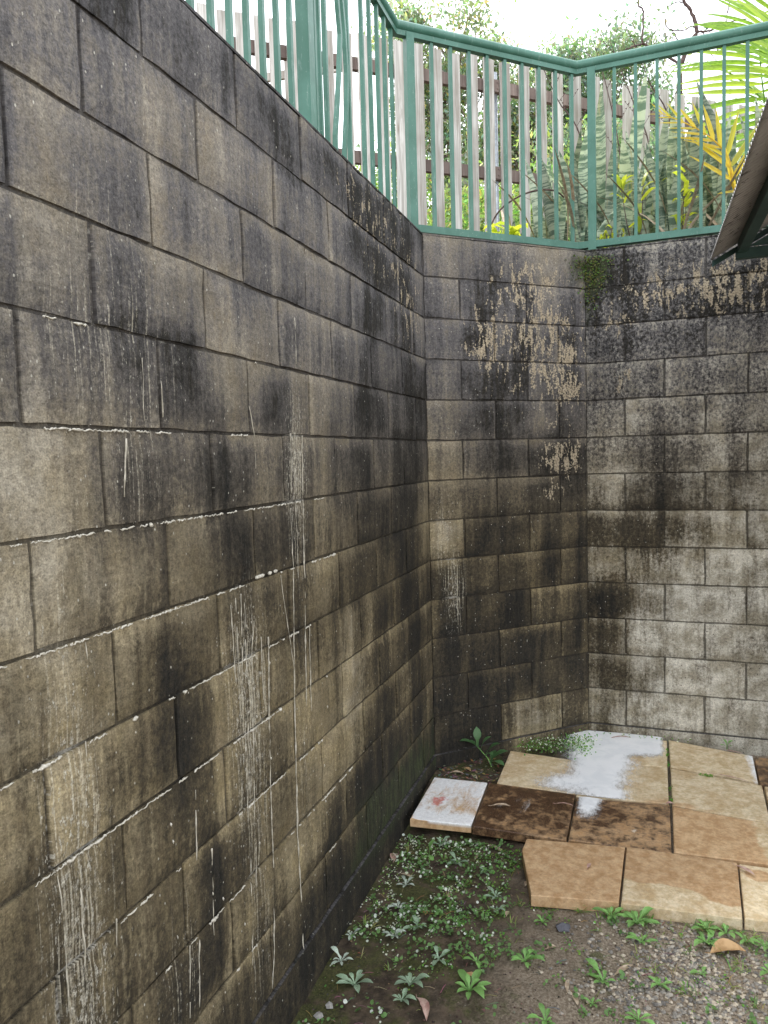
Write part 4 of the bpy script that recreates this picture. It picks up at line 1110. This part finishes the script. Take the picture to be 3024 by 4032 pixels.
sprout('seedling', 'tiny sprout with one upright yellow green leaf in the mossy soil', (.185, 2.836, zfull(.185, 2.836)), [(.185, 2.836, -.10), (.187, 2.837, -.085)],
       [(1, .6, 1.0, 1.0), (.9, 3.4, .2, .45), (.9, 5.2, -.1, .8), (.8, 4.2, -.1, .5)], .062)
sprout('seedling', 'small green seedling at the wall base on the far right', (1.42, 4.215, -.05), [(1.42, 4.21, -.03)], [(1, .3, .5, 1), (1, 2.3, .6, .9), (1, 4.4, .3, .8), (.5, 5.5, .3, .8), (.5, 3.3, .1, .9)], .04)

# ground cover: tiny round leaves, clumped
rnd.seed(71)
def tiny(mb, x, y_, z, r_, c, tilt=.5):
    n = 6; nv = Vector((rnd.uniform(-tilt, tilt), rnd.uniform(-tilt, tilt), 1)).normalized(); a = nv.cross(Vector((1, 0, 0))).normalized(); b = nv.cross(a); c0 = Vector((x, y_, z))
    ph = rnd.uniform(0, 6)
    vs = [c0+(a*cos(ph+2*pi*k/n)*r_+b*sin(ph+2*pi*k/n)*r_*.8) for k in range(n)]; mb.add(vs, [tuple(range(n))], c)
mb = MB(); cnt = 0
while cnt < 2000:
    x = rnd.uniform(.0, 1.5); y_ = rnd.uniform(1.75, 3.04)
    dn = .35+2.2*mno.noise(Vector((x*7, y_*7, 2)))
    wgt = 1.3*exp(-((x-.18-.14*(y_-2.2))/.27)**2)*sm(2.12, 2.4, y_) + .5*exp(-((x-.5)/.25)**2)*sm(2.4, 2.6, y_) + .10
    if x > .54 and y_ > 2.64: continue
    if y_ > 3.02 and x < 1.5: continue
    if rnd.random() > dn*wgt: continue
    fr_ = exp(-(x/.38)**2)
    k = rnd.randrange(2, 6)
    for _ in range(k):
        xx = x+rnd.gauss(0, .009); yy = y_+rnd.gauss(0, .009)
        if xx < .008: continue
        white = rnd.random() < .52*fr_+.03
        c = (.72, .75, .70, 1) if white else tuple([v*rnd.uniform(.7, 1.3) for v in ((.16, .32, .07) if x > .4 else (.18, .30, .10))]+[1])
        tiny(mb, xx, yy, zfull(xx, yy)+rnd.uniform(.003, .011), rnd.uniform(.0024, .0056), c); cnt += 1
cnt = 0
while cnt < 230:
    x = rnd.uniform(.02, 1.5); y_ = rnd.uniform(1.8, 3.02)
    if x > .53 and y_ > 2.63: continue
    wgt = exp(-((x-.33)/.28)**2)*sm(2.2, 2.5, y_)*1.1 + .10
    if rnd.random() > wgt*(.4+1.5*max(0, mno.noise(Vector((x*7, y_*7, 9)))+.25)): continue
    cnt += 1; z = zfull(x, y_); g_ = rnd.uniform(.7, 1.3)
    for _ in range(rnd.randrange(5, 13)):
        white = rnd.random() < .30*exp(-(x/.4)**2)
        c = (.70, .74, .70, 1) if white else (.14*g_, .26*g_, .09*g_, 1)
        tiny(mb, max(.01, x+rnd.gauss(0, .013)), y_+rnd.gauss(0, .013), z+rnd.uniform(.006, .022), rnd.uniform(.004, .0085), c, .6)
tag(mb.build('ground_cover', M_leaf), 'tiny round leaved creeping weeds on the soil, many flecked white near the wall', 'ground cover', kind='stuff')
mb = MB()
for k in range(150):
    cx_, cy_ = rnd.choice([(rnd.uniform(.85, 1.5), rnd.uniform(2.3, 2.66)), (rnd.uniform(.05, .6), rnd.uniform(2.2, 3.0)), (rnd.uniform(.55, 1.5), 2.64+rnd.gauss(0, .015))])
    g_ = rnd.choice(((.20, .34, .08), (.26, .36, .10), (.34, .33, .16), (.14, .26, .08)))
    for q in range(rnd.randrange(3, 9)):
        a = rnd.uniform(0, 6.3); L_ = rnd.uniform(.012, .045); e_ = rnd.uniform(.2, 1.1); x = cx_+rnd.gauss(0, .006); y_ = cy_+rnd.gauss(0, .006); z = zfull(x, y_)
        d1 = Vector((cos(a)*cos(e_), sin(a)*cos(e_), sin(e_))); sd_ = Vector((-sin(a), cos(a), 0))*rnd.uniform(.0008, .002); p = Vector((x, y_, z)); m_ = p+d1*L_*.6; tp = p+d1*L_+Vector((cos(a), sin(a), -.6))*L_*.2
        mb.add([p-sd_, p+sd_, m_+sd_, m_-sd_, tp], [(0, 1, 2, 3), (3, 2, 4)], (*[v*rnd.uniform(.7, 1.2) for v in g_], 1))
tag(mb.build('grass_wisps', M_leaf), 'thin wisps of young grass and dry blades on the soil and along the pavers', 'grass', kind='stuff')
# small leaved creeping plant in the corner on the pavers
mb = MB()
for k in range(1100):
    t = rnd.random(); x = .40+.34*t+rnd.gauss(0, .03); y_ = 3.97+.10*t+rnd.gauss(0, .05+.02*t)
    h = rnd.random()**1.5*.035
    if rnd.random() < .06: x = rnd.uniform(.6, 1.25); y_ = 4.25+rnd.gauss(0, .015); h = rnd.uniform(0, .02)
    c = (.80, .83, .80, 1) if rnd.random() < .22 else tuple([v*rnd.uniform(.7, 1.4) for v in (.12, .25, .05)]+[1])
    tiny(mb, x, y_, -.042+h, rnd.uniform(.003, .0065), c, .9)
for k in range(60):
    x = .42+.3*rnd.random(); y_ = 3.98+rnd.gauss(0, .05); mb.tube([(x, y_, -.05), (x+rnd.gauss(0, .015), y_, -.02)], .0009, 4, (.12, .2, .06, 1))
tag(mb.build('creeping_plant', M_leaf), 'mat of small round green leaves creeping over the pavers in the wall corner', 'creeper', kind='stuff')
mb = MB()
for k in range(90):
    t = rnd.random(); x = 1.123+rnd.gauss(0, .004); y_ = rnd.choice((3.5, 3.62, 3.9, 4.03, 4.1))+rnd.gauss(0, .012)
    tiny(mb, x, y_, -.045+rnd.uniform(0, .012), rnd.uniform(.003, .006), tuple([v*rnd.uniform(.7, 1.3) for v in (.13, .28, .05)]+[1]), .9)
for k in range(40):
    x = 1.3+rnd.gauss(0, .02); y_ = 3.83+rnd.gauss(0, .008); tiny(mb, x, y_, -.043, rnd.uniform(.003, .006), (.16, .32, .06, 1), .9)
tag(mb.build('joint_weeds', M_leaf), 'scraps of bright green weed growing in the joints between the pale pavers', 'weed', kind='stuff')
# moss hanging at the top of the wall corner
mb = MB()
for k in range(520):
    t = abs(rnd.gauss(0, .09)); z = 2.57-t*1.2
    if z < 2.12: continue
    sp = .07*max(.2, 1-t*2.6); s = rnd.gauss(0, sp)+.03
    p = (C2+D2*s+N2*.003) if s > 0 else (C2+D1*s+N1*.003)
    c = tuple([v*rnd.uniform(.6, 1.4) for v in (.10, .135, .03)]+[1])
    n_ = N2 if s > 0 else N1
    c0 = Vector((p.x, p.y, z))+n_*rnd.uniform(0, .014); r_ = rnd.uniform(.003, .007)
    a = Vector((rnd.uniform(-1, 1), rnd.uniform(-1, 1), rnd.uniform(-1, 1))).normalized(); b = a.cross(n_+Vector((.1, .2, .6))).normalized()
    mb.add([c0+a*r_, c0+b*r_, c0-a*r_, c0-b*r_], [(0, 1, 2, 3)], c)
tag(mb.build('moss', M_leaf), 'green moss tuft hanging at the top of the wall corner under the balustrade', 'moss', kind='stuff')

# gravel and crumbs
rnd.seed(81)
def stone(mb, x, y_, r_, c):
    z = zfull(x, y_)
    q = [Vector((rnd.uniform(.6, 1.2)*a, rnd.uniform(.6, 1.2)*b, rnd.uniform(.4, .9)*d_))*r_ for a, b, d_ in ((1, 0, 0), (0, 1, 0), (-1, 0, 0), (0, -1, 0), (0, 0, 1), (.5, .5, -.6), (.7, .7, .5), (-.7, .6, .4), (-.6, -.7, .5), (.6, -.7, .4))]
    bm = bmesh.new()
    for v in q: bm.verts.new(v)
    bmesh.ops.convex_hull(bm, input=bm.verts)
    bm.verts.ensure_lookup_table(); bm.verts.index_update()
    rz = Matrix.Rotation(rnd.uniform(0, 6.3), 3, 'Z')
    mb.add([rz @ v.co+Vector((x, y_, z+r_*.15)) for v in bm.verts], [tuple(v.index for v in f.verts) for f in bm.faces], c); bm.free()
mb = MB(); cnt = 0
while cnt < 3600:
    x = rnd.uniform(.7, 1.7); y_ = rnd.uniform(1.8, 2.66)
    wv = (exp(-((x-1.13)/.20)**2-((y_-2.33)/.2)**2)*max(.1, .6+1.3*mno.noise(Vector((x*9, y_*9, 4))))+.10*sm(.7, 1.2, x))
    if rnd.random() > wv*1.2: continue
    g_ = rnd.choice(((.22, .22, .22), (.33, .325, .315), (.14, .14, .145), (.46, .43, .38), (.24, .215, .19)))
    stone(mb, x, y_, rnd.uniform(.003, .0085)*(1.2 if rnd.random() < .15 else 1), (*[v*k_ for v, k_ in zip(g_, (1.0, .93, .82))], 1)); cnt += 1
tag(mb.build('gravel', M_tint), 'grey gravel scattered on the soil in front of the pavers', 'gravel', kind='stuff')
mb = MB()
for k in range(1500):
    x = rnd.uniform(0.02, 1.6); y_ = rnd.uniform(1.7, 3.03)
    if x > .55 and y_ > 2.62: continue
    g_ = rnd.choice(((.045, .034, .026), (.10, .075, .055), (.07, .052, .04), (.2, .16, .12)))
    stone(mb, x, y_, rnd.uniform(.0015, .0045), (*[v*rnd.uniform(.7, 1.2) for v in g_], 1))
for k in range(420):
    x = rnd.uniform(0.02, 1.6); y_ = rnd.uniform(1.7, 3.03)
    if x > .55 and y_ > 2.62: continue
    a = rnd.uniform(0, pi); L_ = rnd.uniform(.008, .045); z = zfull(x, y_)+.003
    mb.tube([(x, y_, z), (x+cos(a)*L_*.5, y_+sin(a)*L_*.5, z+.003), (x+cos(a)*L_, y_+sin(a)*L_, z)], rnd.uniform(.0005, .0012), 4, (*[v*rnd.uniform(.5, 1.4) for v in (.22, .17, .12)], 1))
tag(mb.build('soil_crumbs', M_tint), 'crumbs of earth, husks and thin twigs lying on the soil', 'litter', kind='stuff')
tb = MB(); stone(tb, .745, 2.52, .028, (.10, .10, .115, 1)); stone(tb, .752, 2.535, .02, (.09, .09, .10, 1))
tag(tb.build('dark_stone', M_tint), 'flat dark grey stone sunk in the soil below the first front paver', 'stone')
# broken concrete at wall foot
mb = MB()
for k in range(5): stone(mb, .03+.015*k, 1.84+.045*k, rnd.uniform(.008, .016), (.30, .29, .27, 1))
tag(mb.build('concrete_rubble', M_tint), 'pale crumbled concrete spilled at the foot of the long wall', 'rubble', kind='stuff')

# fallen leaves, each its own thing
def fallen(x, y_, z, L_, W, a, curl, mat, label):
    vs = []; fs = []; n = 8; r = random.Random(int(x*1000))
    for i in range(n+1):
        f = i/n; w_ = W*sin(pi*min(.999, max(.02, f)))**.8
        xx = L_*(f-.5); bow = curl*L_*(.25-(f-.5)**2)*1.2
        for k in range(-2, 3):
            vs.append((xx, k/2*w_/2+bow*.5*r.uniform(.9, 1.1), .003+abs(bow)*.35+curl*.5*w_*abs(k/2)**1.6+.002*r.random()))
    for i in range(n):
        for k in range(4): q = i*5+k; fs.append((q, q+5, q+6, q+1))
    R_ = Matrix.Rotation(a, 3, 'Z'); vs = [R_ @ Vector(v)+Vector((x, y_, z)) for v in vs]
    c = Vector((x, y_, z)); o = thing('fallen_leaf', label, 'leaf', c, 'dead leaves on the ground and pavers')
    mk('leaf_blade', vs, fs, mat, o, smooth=True)
    mb = MB(); e = R_ @ Vector((-L_*.5, 0, .004)); mb.tube([c+e, c+R_ @ Vector((-L_*.5-L_*.16, .002, .004))], .0009, 5); mb.build('leaf_stalk', mat, o)
zf = lambda x, y_: zfull(x, y_)+.001
FL = [(1.264,2.535,.115,.062,.35,.5,M_dry3,'big curled tan leaf lying on the gravelly soil, right'),
(.375,2.060,.10,.026,-1.0,.7,M_dry2,'long curved pinkish grey leaf at the front beside the twin rosettes'),
(.787,2.252,.06,.014,1.6,.3,M_dry,'narrow pale leaf standing left of the broad leaved rosette'),
(.948,2.369,.09,.018,.9,.2,M_dry,'slim greyish leaf slanting beside the gravel'),
(.488,2.231,.035,.018,-.4,.4,M_dry3,'small orange brown leaf beside the largest front rosette'),
(.257,2.518,.030,.018,-1.2,.4,M_dry3,'small brown leaf on the mossy soil mid left'),
(.035,2.85,.055,.035,1.7,.6,M_dry2,'crumpled pale pink leaf against the foot of the long wall'),
(.43,2.985,.075,.018,-.6,.3,M_dry,'grey green slender leaf tucked under the dark brown paver'),
(.72,2.411,.035,.020,.6,.4,M_dry,'small pale leaf right of the toothed rosette'),
(.548,2.567,.032,.016,1.5,.4,M_dry,'small pale leaf left of the dark grey stone'),
(.813,2.190,.045,.015,-1.1,.3,M_dry,'narrow brown leaf at the front left of the tiny weed'),
(.115,2.742,.045,.018,-.3,.3,M_dry,'pale leaf in the moss below the white paver'),
(.314,2.639,.045,.010,-1.3,.2,M_dry2,'dark pink sliver of leaf in the middle of the white dotted weeds'),
(.59,2.76,.030,.018,1.2,.5,M_dry,'curled grey leaf against the cut corner of the front paver'),
(.37,2.905,.040,.014,1.2,.4,M_dry,'dry leaf between the dark brown paver and the mossy soil')]
for x, y_, L_, W, a, cu, m_, lab in FL: fallen(x, y_, zf(x, y_), L_, W, a, cu, m_, lab)
FP_ = [(.811,2.853,.040,.013,1.35,.2,M_dry2,'little pink leaf on the orange paver with the cut corner'),
(.404,3.251,.085,.020,.25,.3,M_dry,'long pale leaf on the dark brown paver next to the white one'),
(.677,3.331,.085,.007,-.1,.6,M_dry2,'thin curved dark leaf across the joint of the two dark pavers'),
(1.363,2.978,.085,.018,-.75,.3,M_dry2,'reddish leaf across the joint at the right end of the front row'),
(1.40,3.831,.16,.012,-.35,.1,M_dry2,'long thin dark red leaf on the joint of the right hand pale pavers'),
(1.118,3.466,.040,.018,.2,.5,M_dry2,'small folded pink leaf on the wide paver joint'),
(.891,4.215,.12,.012,.3,.5,M_dry2,'thin curved leaf stuck in the foam by the back wall'),
(1.444,4.165,.10,.012,-.35,.2,M_dry2,'thin red brown leaf at the back edge of the pale yellow paver'),
(.118,3.60,.07,.022,.2,.4,M_dry,'pale grey leaf in the litter of the dark wall corner, leftmost'),
(.215,3.575,.06,.020,2.2,.4,M_dry,'brownish leaf in the middle of the corner litter'),
(.285,3.545,.045,.018,1.2,.5,M_dry,'light leaf in the corner litter nearest the dark brown paver'),
(.16,3.66,.05,.02,-.7,.4,M_dry3,'brown leaf at the back of the corner litter')]
for x, y_, L_, W, a, cu, m_, lab in FP_: fallen(x, y_, -.047 if x > .33 else zf(x, y_), L_, W, a, cu, m_, lab)
mb = MB()
for k in range(260):
    x = rnd.uniform(.03, .33); y_ = rnd.uniform(3.50, 3.62+x*.75); z = zfull(x, y_)+rnd.uniform(.0, .012); a = rnd.uniform(0, 6.3); L_ = rnd.uniform(.008, .03)
    dv = Vector((cos(a), sin(a), rnd.uniform(-.2, .3))).normalized(); s_ = dv.cross(Vector((rnd.uniform(-.4, .4), rnd.uniform(-.4, .4), 1))).normalized()*L_*.22; p = Vector((x, y_, z))
    mb.add([p, p+dv*L_*.5+s_, p+dv*L_, p+dv*L_*.5-s_], [(0, 1, 2, 3)], (*[v*rnd.uniform(.4, 1.3) for v in (.20, .15, .11)], 1))
tag(mb.build('leaf_litter', M_tint), 'dark heap of broken leaf litter in the wall corner behind the small white paver', 'leaf litter', kind='stuff')
